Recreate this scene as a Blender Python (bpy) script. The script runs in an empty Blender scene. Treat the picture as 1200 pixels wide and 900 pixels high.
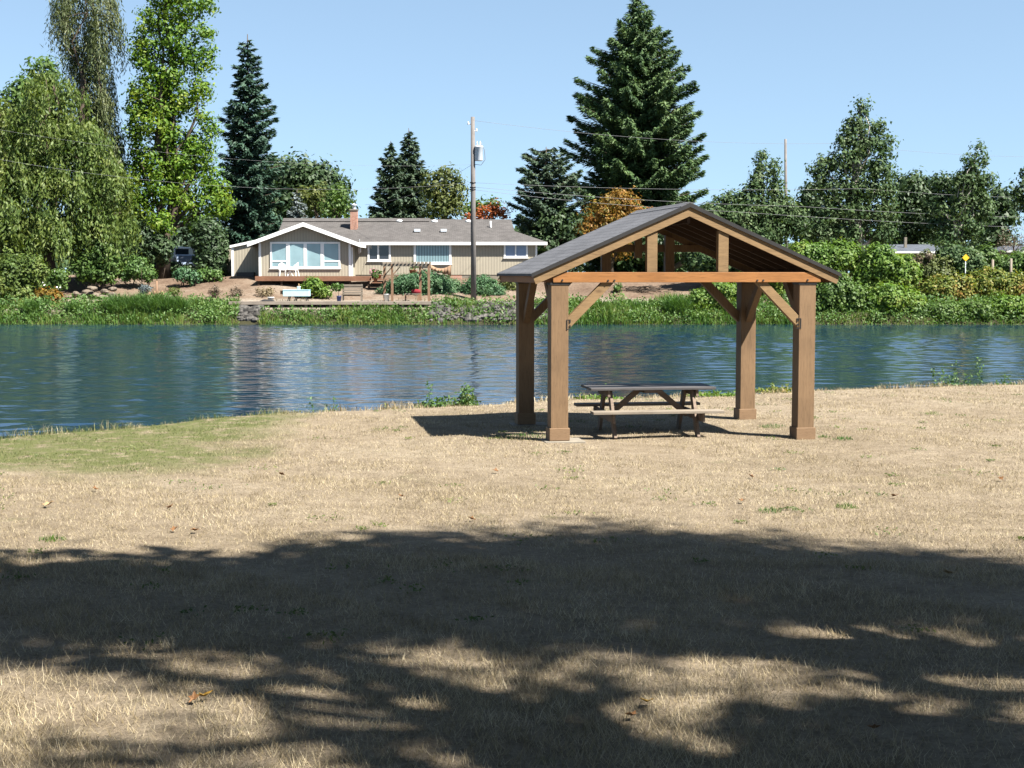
import bpy, math, random
import numpy as np
from mathutils import Vector, Matrix
random.seed(7)
RNG = np.random.default_rng(11)
sc = bpy.context.scene
COL = sc.collection
PI = math.pi

# ------------------------------------------------------------------ camera model
F, HOR, EYE = 1700.0, 320.0, 2.4          # focal length in photo pixels, horizon row, eye height
PITCH = math.atan(130.0 / F)
WATER_Z = -0.80

def px(u, v, Y):
    x = (u - 600.0) / F; y = (450.0 - v) / F
    c, s = math.cos(PITCH), math.sin(PITCH)
    ry = c + y * s; rz = -s + y * c
    k = Y / ry
    return Vector((x * k, Y, EYE + rz * k))
def X_at(u, Y): return px(u, HOR, Y).x
def Z_at(v, Y): return px(600, v, Y).z

# ------------------------------------------------------------------ terrain
EDGE = [(-60, 17.0), (-25, 19.5), (-12, 21.0), (-8.5, 21.4), (-7.66, 21.6), (-6.9, 22.1), (-6.2, 22.7), (-5.65, 23.7),
        (-4.45, 25.0), (-1.56, 26.4), (1.5, 28.2), (4.66, 29.3), (6.4, 30.2), (11.3, 32.0), (25, 36), (60, 42)]
EX = np.array([e[0] for e in EDGE]); EY = np.array([e[1] for e in EDGE])
def edge_y(x): return np.interp(x, EX, EY)
def undul(x, y):
    return (0.035 * np.sin(x * 0.9 + 1.3) * np.sin(y * 0.7 + 0.4) + 0.025 * np.sin(x * 2.1 + y * 1.3)
            + 0.012 * np.sin(x * 4.3 - y * 3.1 + 1.0))
def lawn_z(x, y):
    x = np.asarray(x, float); y = np.asarray(y, float)
    near = np.clip((y - 5) / 9, 0, 1)
    z = undul(x, y) * (1 - 0.65 * near)
    e = edge_y(x) + 0.12 * np.sin(x * 2.7) + 0.08 * np.sin(x * 6.1 + 1)
    d = y - e
    drop = np.where(d > -0.6, -0.42 * (np.clip(d + 0.6, 0, 9) ** 1.5) / 1.0, 0)
    return np.maximum(z + drop, -2.6)
FPY = np.array([85, 89.6, 90.9, 92.2, 93.2, 95.5, 98.0, 99.5, 102, 104, 130, 400, 4000.])
FPZ = np.array([-2.6, -1.6, -0.65, 0.10, 0.36, 0.48, 1.10, 1.45, 2.02, 2.1, 2.2, 2.2, 2.2])
def far_z(x, y):
    x = np.asarray(x, float); y = np.asarray(y, float)
    z = np.interp(y, FPY, FPZ)
    amp = np.clip((y - 94) / 4, 0, 1) * np.clip((200 - y) / 60, 0, 1)
    z = z + amp * (0.10 * np.sin(x * 0.55 + y * 0.3) + 0.06 * np.sin(x * 1.3 - y * 0.8 + 2))
    return z
def far_pt(u, Y, dz=0.0):
    x = X_at(u, Y); return Vector((x, Y, float(far_z(x, Y)) + dz))

# ------------------------------------------------------------------ object helpers
def link(o, parent=None):
    COL.objects.link(o)
    if parent is not None: o.parent = parent
    return o
def tag(o, label=None, cat=None, group=None, kind=None):
    if label: o['label'] = label
    if cat: o['category'] = cat
    if group: o['group'] = group
    if kind: o['kind'] = kind
    return o
def thing(name, label, cat, loc=(0, 0, 0), rz=0.0, group=None):
    o = bpy.data.objects.new(name, None)
    o.empty_display_size = 0.3
    link(o); o.location = loc; o.rotation_euler = (0, 0, rz)
    return tag(o, label, cat, group)

def np_mesh(name, V, faces_flat, loop_tot, mats, smooth=False, mat_idx=None):
    """V (N,3); faces_flat index array; loop_tot verts per face (int or array)"""
    me = bpy.data.meshes.new(name)
    V = np.ascontiguousarray(V, dtype=np.float32)
    faces_flat = np.ascontiguousarray(faces_flat, dtype=np.int32)
    if np.isscalar(loop_tot):
        nf = len(faces_flat) // loop_tot
        tot = np.full(nf, loop_tot, np.int32)
    else:
        tot = np.asarray(loop_tot, np.int32); nf = len(tot)
    start = np.zeros(nf, np.int32); start[1:] = np.cumsum(tot)[:-1]
    me.vertices.add(len(V)); me.vertices.foreach_set('co', V.ravel())
    me.loops.add(len(faces_flat)); me.loops.foreach_set('vertex_index', faces_flat)
    me.polygons.add(nf); me.polygons.foreach_set('loop_start', start)
    try: me.polygons.foreach_set('loop_total', tot)
    except Exception: pass
    if not isinstance(mats, (list, tuple)): mats = [mats]
    for m in mats: me.materials.append(m)
    if mat_idx is not None: me.polygons.foreach_set('material_index', np.asarray(mat_idx, np.int32))
    me.polygons.foreach_set('use_smooth', np.full(nf, bool(smooth)))
    me.update(calc_edges=True); me.validate()
    return me
def np_obj(name, V, ff, lt, mats, parent=None, smooth=False, mat_idx=None):
    return link(bpy.data.objects.new(name, np_mesh(name, V, ff, lt, mats, smooth, mat_idx)), parent)

class MB:
    """collects shapes and links them as ONE mesh object"""
    def __init__(s): s.V = []; s.F = []; s.S = []
    def add(s, V, Fs, smooth=False):
        b = len(s.V); s.V += [Vector(v) for v in V]
        s.F += [[i + b for i in f] for f in Fs]; s.S += [smooth] * len(Fs)
        return s
    def box(s, c, d, rot=None):
        c = Vector(c); h = Vector(d) * 0.5; R = rot or Matrix.Identity(3)
        V = [c + R @ Vector((x * h.x, y * h.y, z * h.z)) for x in (-1, 1) for y in (-1, 1) for z in (-1, 1)]
        return s.add(V, [(0, 1, 3, 2), (4, 6, 7, 5), (0, 4, 5, 1), (2, 3, 7, 6), (0, 2, 6, 4), (1, 5, 7, 3)])
    def span(s, x0, x1, y0, y1, z0, z1):
        return s.box(((x0 + x1) / 2, (y0 + y1) / 2, (z0 + z1) / 2), (abs(x1 - x0), abs(y1 - y0), abs(z1 - z0)))
    def bar(s, p, q, w, h, up=(0, 0, 1)):
        p = Vector(p); q = Vector(q); a = (q - p); L = a.length; a = a / L
        u = Vector(up); sd = a.cross(u)
        if sd.length < 1e-4: sd = a.cross(Vector((1, 0, 0)))
        sd.normalize(); u = sd.cross(a).normalized()
        R = Matrix((sd, a, u)).transposed()
        return s.box((p + q) / 2, (w, L, h), R)
    def prism(s, pts, a, b, axis='y'):
        """pts 2-D polygon; extruded from a to b along the axis"""
        n = len(pts)
        def mk(p, t):
            if axis == 'y': return (p[0], t, p[1])
            if axis == 'x': return (t, p[0], p[1])
            return (p[0], p[1], t)
        V = [mk(p, a) for p in pts] + [mk(p, b) for p in pts]
        Fs = [list(range(n)), list(range(2 * n - 1, n - 1, -1))]
        for i in range(n):
            j = (i + 1) % n; Fs.append([i, i + n, j + n, j])
        return s.add(V, Fs)
    def tube(s, pts, rad, n=8, cap=True, smooth=True):
        pts = [Vector(p) for p in pts]; m = len(pts)
        if not isinstance(rad, (list, tuple)): rad = [rad] * m
        V = []; Fs = []
        ref = Vector((0.13, 0.97, 0.2))
        for i in range(m):
            a = (pts[min(i + 1, m - 1)] - pts[max(i - 1, 0)]).normalized()
            sd = a.cross(ref)
            if sd.length < 1e-3: sd = a.cross(Vector((1, 0, 0)))
            sd.normalize(); u = sd.cross(a)
            for k in range(n):
                t = 2 * PI * k / n
                V.append(pts[i] + (sd * math.cos(t) + u * math.sin(t)) * rad[i])
        for i in range(m - 1):
            for k in range(n):
                k2 = (k + 1) % n
                Fs.append([i * n + k, i * n + k2, (i + 1) * n + k2, (i + 1) * n + k])
        s.add(V, Fs, smooth)
        if cap:
            b = len(s.V) - len(V)
            s.F.append([b + k for k in range(n)][::-1]); s.S.append(False)
            s.F.append([b + (m - 1) * n + k for k in range(n)]); s.S.append(False)
        return s
    def lathe(s, c, prof, n=14, smooth=True):
        c = Vector(c); V = []; Fs = []
        for r, z in prof:
            for k in range(n):
                t = 2 * PI * k / n; V.append(c + Vector((r * math.cos(t), r * math.sin(t), z)))
        for i in range(len(prof) - 1):
            for k in range(n):
                k2 = (k + 1) % n
                Fs.append([i * n + k, i * n + k2, (i + 1) * n + k2, (i + 1) * n + k])
        return s.add(V, Fs, smooth)
    def build(s, name, mat, parent=None, origin=None, bevel=0.0):
        o0 = Vector(origin) if origin is not None else Vector((0, 0, 0))
        me = bpy.data.meshes.new(name)
        me.from_pydata([tuple(v - o0) for v in s.V], [], s.F)
        for m in (mat if isinstance(mat, (list, tuple)) else [mat]): me.materials.append(m)
        me.polygons.foreach_set('use_smooth', s.S)
        me.update(); me.validate()
        import bmesh
        bm = bmesh.new(); bm.from_mesh(me); bmesh.ops.recalc_face_normals(bm, faces=bm.faces[:]); bm.to_mesh(me); bm.free()
        o = link(bpy.data.objects.new(name, me), parent)
        if origin is not None and parent is None: o.location = o0
        if bevel:
            md = o.modifiers.new('bevel', 'BEVEL'); md.width = bevel; md.segments = 2; md.limit_method = 'ANGLE'
        return o

# ------------------------------------------------------------------ materials
M = {}
K = 0.77      # every base colour is tuned for the scene's exposure
def kc(c): return tuple(min(1.0, x * K) for x in c)
def new_mat(name):
    m = bpy.data.materials.new(name); m.use_nodes = True
    nt = m.node_tree; nt.nodes.clear()
    out = nt.nodes.new('ShaderNodeOutputMaterial')
    return m, nt, out
def N(nt, typ, **kw):
    n = nt.nodes.new(typ)
    for k, v in kw.items():
        if k in n.inputs: n.inputs[k].default_value = v
        else: setattr(n, k, v)
    return n
def ramp(nt, stops, interp='LINEAR'):
    r = nt.nodes.new('ShaderNodeValToRGB'); e = r.color_ramp.elements
    while len(e) < len(stops): e.new(0.5)
    for i, (p, c) in enumerate(stops):
        e[i].position = p; e[i].color = (c[0], c[1], c[2], 1)
    r.color_ramp.interpolation = interp
    return r
def noise(nt, scale, detail=4, rough=0.55, coord='Object', stretch=None):
    tc = nt.nodes.new('ShaderNodeTexCoord')
    n = N(nt, 'ShaderNodeTexNoise'); n.inputs['Scale'].default_value = scale
    n.inputs['Detail'].default_value = detail; n.inputs['Roughness'].default_value = rough
    if stretch:
        mp = nt.nodes.new('ShaderNodeMapping'); mp.inputs['Scale'].default_value = stretch
        nt.links.new(tc.outputs[coord], mp.inputs['Vector']); nt.links.new(mp.outputs[0], n.inputs['Vector'])
    else: nt.links.new(tc.outputs[coord], n.inputs['Vector'])
    return n
def mixc(nt, fac, a, b, mode='MIX'):
    m = nt.nodes.new('ShaderNodeMix'); m.data_type = 'RGBA'; m.blend_type = mode
    def put(i, v):
        if hasattr(v, 'node'): nt.links.new(v, m.inputs[i])
        elif isinstance(v, (int, float)): m.inputs[i].default_value = v
        else: m.inputs[i].default_value = (v[0], v[1], v[2], 1)
    put(0, fac); put(6, a); put(7, b)
    return m.outputs[2]
def bump(nt, h, strength=0.4, dist=0.02):
    b = nt.nodes.new('ShaderNodeBump'); b.inputs['Strength'].default_value = strength; b.inputs['Distance'].default_value = dist
    nt.links.new(h, b.inputs['Height']); return b.outputs[0]
def principled(nt, out, col, rough=0.7, spec=0.3, normal=None, metal=0.0):
    p = nt.nodes.new('ShaderNodeBsdfPrincipled')
    if hasattr(col, 'node'): nt.links.new(col, p.inputs['Base Color'])
    else: p.inputs['Base Color'].default_value = (col[0], col[1], col[2], 1)
    if hasattr(rough, 'node'): nt.links.new(rough, p.inputs['Roughness'])
    else: p.inputs['Roughness'].default_value = rough
    p.inputs['Specular IOR Level'].default_value = spec
    p.inputs['Metallic'].default_value = metal
    if normal is not None: nt.links.new(normal, p.inputs['Normal'])
    nt.links.new(p.outputs[0], out.inputs[0]); return p
def m_plain(name, c, rough=0.6, spec=0.3, var=0.18, scale=6.0, metal=0.0, bstr=0.15, stretch=None):
    c = kc(c)
    m, nt, out = new_mat(name)
    n = noise(nt, scale, 5, 0.6, 'Object', stretch)
    r = ramp(nt, [(0.25, [x * (1 - var) for x in c]), (0.75, [min(1, x * (1 + var)) for x in c])])
    nt.links.new(n.outputs[0], r.inputs[0])
    principled(nt, out, r.outputs[0], rough, spec, bump(nt, n.outputs[0], bstr, 0.01), metal)
    return m
def m_wood(name, c, var=0.3, along=(1, 1, 14), rough=0.7, scale=5.0, knots=True):
    """grain stretched along one axis; 'along' = scale per axis (small = long grain)"""
    c = kc(c)
    m, nt, out = new_mat(name)
    n = noise(nt, scale, 6, 0.65, 'Object', along)
    n2 = noise(nt, 1.3, 3, 0.5)
    r = ramp(nt, [(0.25, [x * (1 - var) for x in c]), (0.55, c), (0.8, [min(1, x * (1 + var * 0.6)) for x in c])])
    nt.links.new(n.outputs[0], r.inputs[0])
    r2 = ramp(nt, [(0.3, (0.78, 0.76, 0.74)), (0.7, (1.08, 1.06, 1.03))])
    nt.links.new(n2.outputs[0], r2.inputs[0])
    col = mixc(nt, 1.0, r.outputs[0], r2.outputs[0], 'MULTIPLY')
    n3 = noise(nt, scale * 3.2, 3, 0.6, 'Object', along); r3 = ramp(nt, [(0.36, (0.72, 0.70, 0.68)), (0.47, (1, 1, 1))]); nt.links.new(n3.outputs[0], r3.inputs[0])
    col = mixc(nt, 0.8, col, r3.outputs[0], 'MULTIPLY')
    if knots:
        tc = nt.nodes.new('ShaderNodeTexCoord'); mp = nt.nodes.new('ShaderNodeMapping'); mp.inputs['Scale'].default_value = [max(0.45, min(1.0, a / 3.0)) for a in along]
        v = nt.nodes.new('ShaderNodeTexVoronoi'); v.inputs['Scale'].default_value = 4.0
        nt.links.new(tc.outputs['Object'], mp.inputs['Vector']); nt.links.new(mp.outputs[0], v.inputs['Vector'])
        r4 = ramp(nt, [(0.05, (0.45, 0.40, 0.36)), (0.11, (0.88, 0.86, 0.84)), (0.20, (1, 1, 1))]); nt.links.new(v.outputs['Distance'], r4.inputs[0])
        col = mixc(nt, 0.75, col, r4.outputs[0], 'MULTIPLY')
    principled(nt, out, col, rough, 0.25, bump(nt, n.outputs[0], 0.25, 0.008))
    return m
def m_leaf(name, cols, trans=0.35, rough=0.55, spec=0.25, nscale=0.45, tcol=None):
    """per-leaf colour variation plus slow clump-to-clump variation"""
    cols = [kc(c) for c in cols]
    m, nt, out = new_mat(name)
    g = nt.nodes.new('ShaderNodeNewGeometry')
    k = len(cols)
    r = ramp(nt, [(i / max(1, k - 1), c) for i, c in enumerate(cols)])
    n = noise(nt, nscale, 3, 0.6)
    mth = nt.nodes.new('ShaderNodeMath'); mth.operation = 'MULTIPLY_ADD'
    nt.links.new(g.outputs['Random Per Island'], mth.inputs[0]); mth.inputs[1].default_value = 0.55
    m2 = nt.nodes.new('ShaderNodeMath'); m2.operation = 'MULTIPLY_ADD'
    nt.links.new(n.outputs[0], m2.inputs[0]); m2.inputs[1].default_value = 1.5; m2.inputs[2].default_value = -0.5
    nt.links.new(m2.outputs[0], mth.inputs[2])
    nt.links.new(mth.outputs[0], r.inputs[0])
    p = principled(nt, out, r.outputs[0], rough, spec)
    if trans > 0:
        t = nt.nodes.new('ShaderNodeBsdfTranslucent')
        tc = mixc(nt, 1.0, r.outputs[0], tcol or (1.25, 1.3, 0.55), 'MULTIPLY')
        nt.links.new(tc, t.inputs[0])
        ms = nt.nodes.new('ShaderNodeMixShader'); ms.inputs[0].default_value = trans
        nt.links.new(p.outputs[0], ms.inputs[1]); nt.links.new(t.outputs[0], ms.inputs[2])
        nt.links.new(ms.outputs[0], out.inputs[0])
    return m

M['bark'] = m_plain('bark', (0.075, 0.058, 0.045), 0.9, 0.1, 0.4, 8, bstr=0.6, stretch=(3, 3, 0.6))
M['bark_pale'] = m_plain('bark_pale', (0.36, 0.33, 0.29), 0.85, 0.1, 0.3, 6, bstr=0.5)
M['wood_post'] = m_wood('wood_post', (0.188, 0.120, 0.066), 0.24, (6, 6, 0.5), 0.65)
M['wood_trim'] = m_wood('wood_trim', (0.209, 0.135, 0.078), 0.12, (1.2, 6, 6), 0.65)
M['wood_fascia'] = m_wood('wood_fascia', (0.221, 0.145, 0.072), 0.24, (0.6, 6, 6), 0.65)
M['wood_orange'] = m_wood('wood_orange', (0.288, 0.129, 0.041), 0.22, (0.5, 7, 7), 0.6)
M['wood_dark'] = m_wood('wood_dark', (0.054, 0.032, 0.019), 0.3, (0.5, 6, 6), 0.75)  # darkened so the shade under the shelter roof sits in the wood colour
M['wood_grey'] = m_wood('wood_grey', (0.22, 0.19, 0.155), 0.28, (0.6, 8, 8), 0.8)
M['wood_table'] = m_wood('wood_table', (0.180, 0.135, 0.104), 0.3, (0.6, 8, 8), 0.75)
M['wood_top_shaded'] = m_wood('wood_top_shaded', (0.082, 0.079, 0.082), 0.3, (0.6, 8, 8), 0.55)  # dark bluish: the roof's shade on the tabletop is put into the colour
M['wood_red'] = m_wood('wood_red', (0.210, 0.105, 0.063), 0.25, (0.6, 5, 5), 0.75)
M['wood_dock'] = m_wood('wood_dock', (0.270, 0.232, 0.195), 0.3, (5, 0.7, 5), 0.85)
M['wood_cedar'] = m_wood('wood_cedar', (0.235, 0.145, 0.090), 0.25, (6, 6, 0.6), 0.75)
M['wood_pole'] = m_wood('wood_pole', (0.160, 0.151, 0.148), 0.25, (7, 7, 0.4), 0.85)
M['concrete'] = m_plain('concrete', (0.195, 0.173, 0.139), 0.9, 0.2, 0.15, 7, bstr=0.3)
M['black_metal'] = m_plain('black_metal', (0.018, 0.017, 0.017), 0.5, 0.4, 0.2)
M['grey_metal'] = m_plain('grey_metal', (0.50, 0.54, 0.58), 0.45, 0.5, 0.08)
M['white_paint'] = m_plain('white_paint', (0.80, 0.80, 0.78), 0.5, 0.4, 0.05, 3)
M['white_plastic'] = m_plain('white_plastic', (0.82, 0.82, 0.80), 0.4, 0.5, 0.04, 3)
M['blue_paint'] = m_plain('blue_paint', (0.40, 0.62, 0.68), 0.5, 0.4, 0.1, 3)
M['blue_pot'] = m_plain('blue_pot', (0.03, 0.06, 0.22), 0.3, 0.5, 0.1)
M['clay'] = m_plain('clay', (0.28, 0.12, 0.07), 0.8, 0.2, 0.2)
M['red_fabric'] = m_plain('red_fabric', (0.17, 0.018, 0.025), 0.8, 0.1, 0.2)
M['brown_fabric'] = m_plain('brown_fabric', (0.24, 0.155, 0.10), 0.9, 0.1, 0.35, 3)
M['wire'] = m_plain('wire', (0.160, 0.163, 0.168), 0.5, 0.3, 0.1)
M['yellow_paint'] = m_plain('yellow_paint', (0.75, 0.45, 0.02), 0.6, 0.3, 0.1)
M['stone'] = m_plain('stone', (0.085, 0.080, 0.074), 0.9, 0.15, 0.75, 1.6, bstr=0.6)
M['stone_tan'] = m_plain('stone_tan', (0.139, 0.115, 0.089), 0.9, 0.15, 0.3, 2.5, bstr=0.6)
M['car_white'] = m_plain('car_white', (0.75, 0.76, 0.77), 0.25, 0.5, 0.03)
M['car_blue'] = m_plain('car_blue', (0.22, 0.27, 0.35), 0.25, 0.5, 0.05)
M['rubber'] = m_plain('rubber', (0.02, 0.02, 0.02), 0.8, 0.2, 0.1)
M['soffit'] = m_plain('soffit', (0.66, 0.66, 0.63), 0.7, 0.2, 0.06)

def m_glass(name, c, rough=0.06, stripes=None):
    c = kc(c)
    m, nt, out = new_mat(name)
    col = c
    if stripes:
        tc = nt.nodes.new('ShaderNodeTexCoord'); w = nt.nodes.new('ShaderNodeTexWave')
        w.inputs['Scale'].default_value = stripes; w.inputs['Distortion'].default_value = 0.3
        nt.links.new(tc.outputs['Object'], w.inputs['Vector'])
        r = ramp(nt, [(0.2, [x * 0.55 for x in c]), (0.7, c)]); nt.links.new(w.outputs[0], r.inputs[0]); col = r.outputs[0]
    else:
        n = noise(nt, 0.8, 2, 0.5); r = ramp(nt, [(0.3, [x * 0.8 for x in c]), (0.7, [x * 1.15 for x in c])])
        nt.links.new(n.outputs[0], r.inputs[0]); col = r.outputs[0]
    principled(nt, out, col, rough, 0.6)
    return m
M['pane_pale'] = m_glass('pane_pale', (0.22, 0.33, 0.36))
M['pane_dark'] = m_glass('pane_dark', (0.03, 0.035, 0.045))
M['pane_blinds'] = m_glass('pane_blinds', (0.20, 0.30, 0.33), 0.1, 1.6)
M['pane_blue'] = m_glass('pane_blue', (0.16, 0.21, 0.33))

def m_siding(name, c):
    c = kc(c)
    m, nt, out = new_mat(name)
    tc = nt.nodes.new('ShaderNodeTexCoord'); w = nt.nodes.new('ShaderNodeTexWave')
    w.inputs['Scale'].default_value = 1.55; w.bands_direction = 'X'
    nt.links.new(tc.outputs['Object'], w.inputs['Vector'])
    r = ramp(nt, [(0.0, [x * 0.80 for x in c]), (0.16, [x * 0.98 for x in c]), (1.0, c)])
    nt.links.new(w.outputs[0], r.inputs[0])
    n = noise(nt, 0.7, 4, 0.6); r2 = ramp(nt, [(0.3, (0.92, 0.92, 0.92)), (0.7, (1.05, 1.04, 1.02))]); nt.links.new(n.outputs[0], r2.inputs[0])
    principled(nt, out, mixc(nt, 1, r.outputs[0], r2.outputs[0], 'MULTIPLY'), 0.8, 0.2, bump(nt, w.outputs[0], 0.3, 0.02))
    return m
M['siding'] = m_siding('siding', (0.345, 0.311, 0.245))

def m_shingle(name, c, row=0.14, axis='Y', var=0.3, spec=0.2):
    c = kc(c)
    m, nt, out = new_mat(name)
    tc = nt.nodes.new('ShaderNodeTexCoord')
    mp = nt.nodes.new('ShaderNodeMapping')
    nt.links.new(tc.outputs['Object'], mp.inputs['Vector'])
    if axis == 'X': mp.inputs['Rotation'].default_value = (0, 0, PI / 2)
    b = nt.nodes.new('ShaderNodeTexBrick')
    b.inputs['Scale'].default_value = 1.0; b.inputs['Brick Width'].default_value = 0.3; b.inputs['Row Height'].default_value = row
    b.inputs['Mortar Size'].default_value = 0.008; b.inputs['Bias'].default_value = 0
    b.inputs['Color1'].default_value = (*[x * (1 - var) for x in c], 1); b.inputs['Color2'].default_value = (*[x * (1 + var) for x in c], 1)
    b.inputs['Mortar'].default_value = (*[x * 0.55 for x in c], 1)
    nt.links.new(mp.outputs[0], b.inputs['Vector'])
    n = noise(nt, 30, 4, 0.7); r2 = ramp(nt, [(0.3, (0.75, 0.75, 0.75)), (0.7, (1.2, 1.2, 1.2))]); nt.links.new(n.outputs[0], r2.inputs[0])
    n3 = noise(nt, 0.9, 3, 0.6); r3 = ramp(nt, [(0.3, (0.88, 0.88, 0.88)), (0.7, (1.08, 1.08, 1.08))]); nt.links.new(n3.outputs[0], r3.inputs[0])
    col = mixc(nt, 1, mixc(nt, 1, b.outputs[0], r2.outputs[0], 'MULTIPLY'), r3.outputs[0], 'MULTIPLY')
    principled(nt, out, col, 0.85, spec, bump(nt, b.outputs['Fac'], 0.5, -0.01))
    return m
M['shingle_dark'] = m_shingle('shingle_dark', (0.101, 0.103, 0.113), 0.13, 'X', 0.10)
M['shingle_house'] = m_shingle('shingle_house', (0.085, 0.079, 0.076), 0.16, 'Y', 0.14)
M['shingle_blue'] = m_shingle('shingle_blue', (0.077, 0.087, 0.105), 0.3, 'Y', 0.15)
def m_brick(name):
    m, nt, out = new_mat(name)
    tc = nt.nodes.new('ShaderNodeTexCoord'); mp = nt.nodes.new('ShaderNodeMapping'); mp.inputs['Rotation'].default_value = (PI / 2, 0, 0)
    nt.links.new(tc.outputs['Object'], mp.inputs['Vector'])
    b = nt.nodes.new('ShaderNodeTexBrick'); b.inputs['Scale'].default_value = 1; b.inputs['Brick Width'].default_value = 0.22; b.inputs['Row Height'].default_value = 0.08
    b.inputs['Mortar Size'].default_value = 0.01
    b.inputs['Color1'].default_value = (0.22, 0.085, 0.05, 1); b.inputs['Color2'].default_value = (0.29, 0.135, 0.085, 1); b.inputs['Mortar'].default_value = (0.24, 0.21, 0.19, 1)
    nt.links.new(mp.outputs[0], b.inputs['Vector'])
    principled(nt, out, b.outputs[0], 0.9, 0.2); return m
M['brick'] = m_brick('brick')

# lawn soil / thatch under the blades
def green_mask(nt):
    """where the lawn is still green: the strip along the bank at the left, with ragged edges"""
    g = nt.nodes.new('ShaderNodeNewGeometry'); sp = nt.nodes.new('ShaderNodeSeparateXYZ'); nt.links.new(g.outputs['Position'], sp.inputs[0])
    def ss(val, a, b):
        mr = nt.nodes.new('ShaderNodeMapRange'); mr.interpolation_type = 'SMOOTHSTEP'
        nt.links.new(val, mr.inputs[0]); mr.inputs[1].default_value = a; mr.inputs[2].default_value = b; return mr.outputs[0]
    n = noise(nt, 0.55, 4, 0.6, 'Object')
    off = nt.nodes.new('ShaderNodeMath'); off.operation = 'MULTIPLY_ADD'; nt.links.new(n.outputs[0], off.inputs[0]); off.inputs[1].default_value = 5.0; off.inputs[2].default_value = -2.5
    xa = nt.nodes.new('ShaderNodeMath'); nt.links.new(sp.outputs[0], xa.inputs[0]); nt.links.new(off.outputs[0], xa.inputs[1])
    ya = nt.nodes.new('ShaderNodeMath'); nt.links.new(sp.outputs[1], ya.inputs[0]); nt.links.new(off.outputs[0], ya.inputs[1])
    a = ss(xa.outputs[0], -2.9, -4.6); b = ss(ya.outputs[0], 16.2, 18.6)
    mu = nt.nodes.new('ShaderNodeMath'); mu.operation = 'MULTIPLY'; nt.links.new(a, mu.inputs[0]); nt.links.new(b, mu.inputs[1])
    n2 = noise(nt, 3.0, 4, 0.7, 'Object'); c = ss(n2.outputs[0], 0.28, 0.54)
    m2 = nt.nodes.new('ShaderNodeMath'); m2.operation = 'MULTIPLY'; nt.links.new(mu.outputs[0], m2.inputs[0]); nt.links.new(c, m2.inputs[1])
    # scattered green tufts elsewhere
    n3 = noise(nt, 1.1, 5, 0.72, 'Object'); d = ss(n3.outputs[0], 0.60, 0.72)
    m3 = nt.nodes.new('ShaderNodeMath'); m3.operation = 'MULTIPLY_ADD'; nt.links.new(d, m3.inputs[0]); m3.inputs[1].default_value = 0.35; nt.links.new(m2.outputs[0], m3.inputs[2])
    m3.use_clamp = True
    return m3.outputs[0]
def m_lawn():
    m, nt, out = new_mat('lawn_ground')
    n = noise(nt, 0.35, 5, 0.65); r = ramp(nt, [(0.3, (0.157, 0.128, 0.089)), (0.5, (0.193, 0.159, 0.115)), (0.72, (0.223, 0.189, 0.139))]); nt.links.new(n.outputs[0], r.inputs[0])
    n2 = noise(nt, 26, 6, 0.75); r2 = ramp(nt, [(0.3, (0.55, 0.52, 0.48)), (0.5, (0.95, 0.95, 0.95)), (0.72, (1.25, 1.22, 1.18))]); nt.links.new(n2.outputs[0], r2.inputs[0])
    n4 = noise(nt, 3.2, 5, 0.7); r4 = ramp(nt, [(0.3, (0.72, 0.69, 0.66)), (0.6, (1.06, 1.05, 1.04))]); nt.links.new(n4.outputs[0], r4.inputs[0])
    col = mixc(nt, 1, mixc(nt, 1, r.outputs[0], r2.outputs[0], 'MULTIPLY'), r4.outputs[0], 'MULTIPLY')
    col = mixc(nt, green_mask(nt), col, (0.085, 0.092, 0.034))
    principled(nt, out, col, 0.95, 0.1, bump(nt, n2.outputs[0], 0.9, 0.05))
    return m
def m_blades():
    m, nt, out = new_mat('dry_blades')
    g = nt.nodes.new('ShaderNodeNewGeometry')
    r = ramp(nt, [(0, (0.18, 0.143, 0.080)), (0.35, (0.298, 0.254, 0.163)), (0.75, (0.365, 0.317, 0.215)), (1, (0.46, 0.412, 0.305))])
    nt.links.new(g.outputs['Random Per Island'], r.inputs[0])
    n = noise(nt, 0.8, 4, 0.65); r2 = ramp(nt, [(0.3, (0.74, 0.70, 0.64)), (0.65, (1.06, 1.05, 1.03))]); nt.links.new(n.outputs[0], r2.inputs[0])
    rg = ramp(nt, [(0, (0.04, 0.06, 0.016)), (0.6, (0.078, 0.098, 0.032)), (1, (0.19, 0.172, 0.085))]); nt.links.new(g.outputs['Random Per Island'], rg.inputs[0])
    n5 = noise(nt, 4.5, 4, 0.7); r5 = ramp(nt, [(0.3, (0.66, 0.62, 0.57)), (0.55, (1.04, 1.03, 1.02)), (0.8, (1.14, 1.13, 1.12))]); nt.links.new(n5.outputs[0], r5.inputs[0])
    base = mixc(nt, 1, mixc(nt, 1, r.outputs[0], r2.outputs[0], 'MULTIPLY'), r5.outputs[0], 'MULTIPLY')
    col = mixc(nt, green_mask(nt), base, rg.outputs[0])
    p = principled(nt, out, col, 0.75, 0.15)
    t = nt.nodes.new('ShaderNodeBsdfTranslucent'); nt.links.new(col, t.inputs[0])
    ms = nt.nodes.new('ShaderNodeMixShader'); ms.inputs[0].default_value = 0.25
    nt.links.new(p.outputs[0], ms.inputs[1]); nt.links.new(t.outputs[0], ms.inputs[2]); nt.links.new(ms.outputs[0], out.inputs[0])
    return m
M['lawn'] = m_lawn(); M['blades'] = m_blades()
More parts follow.
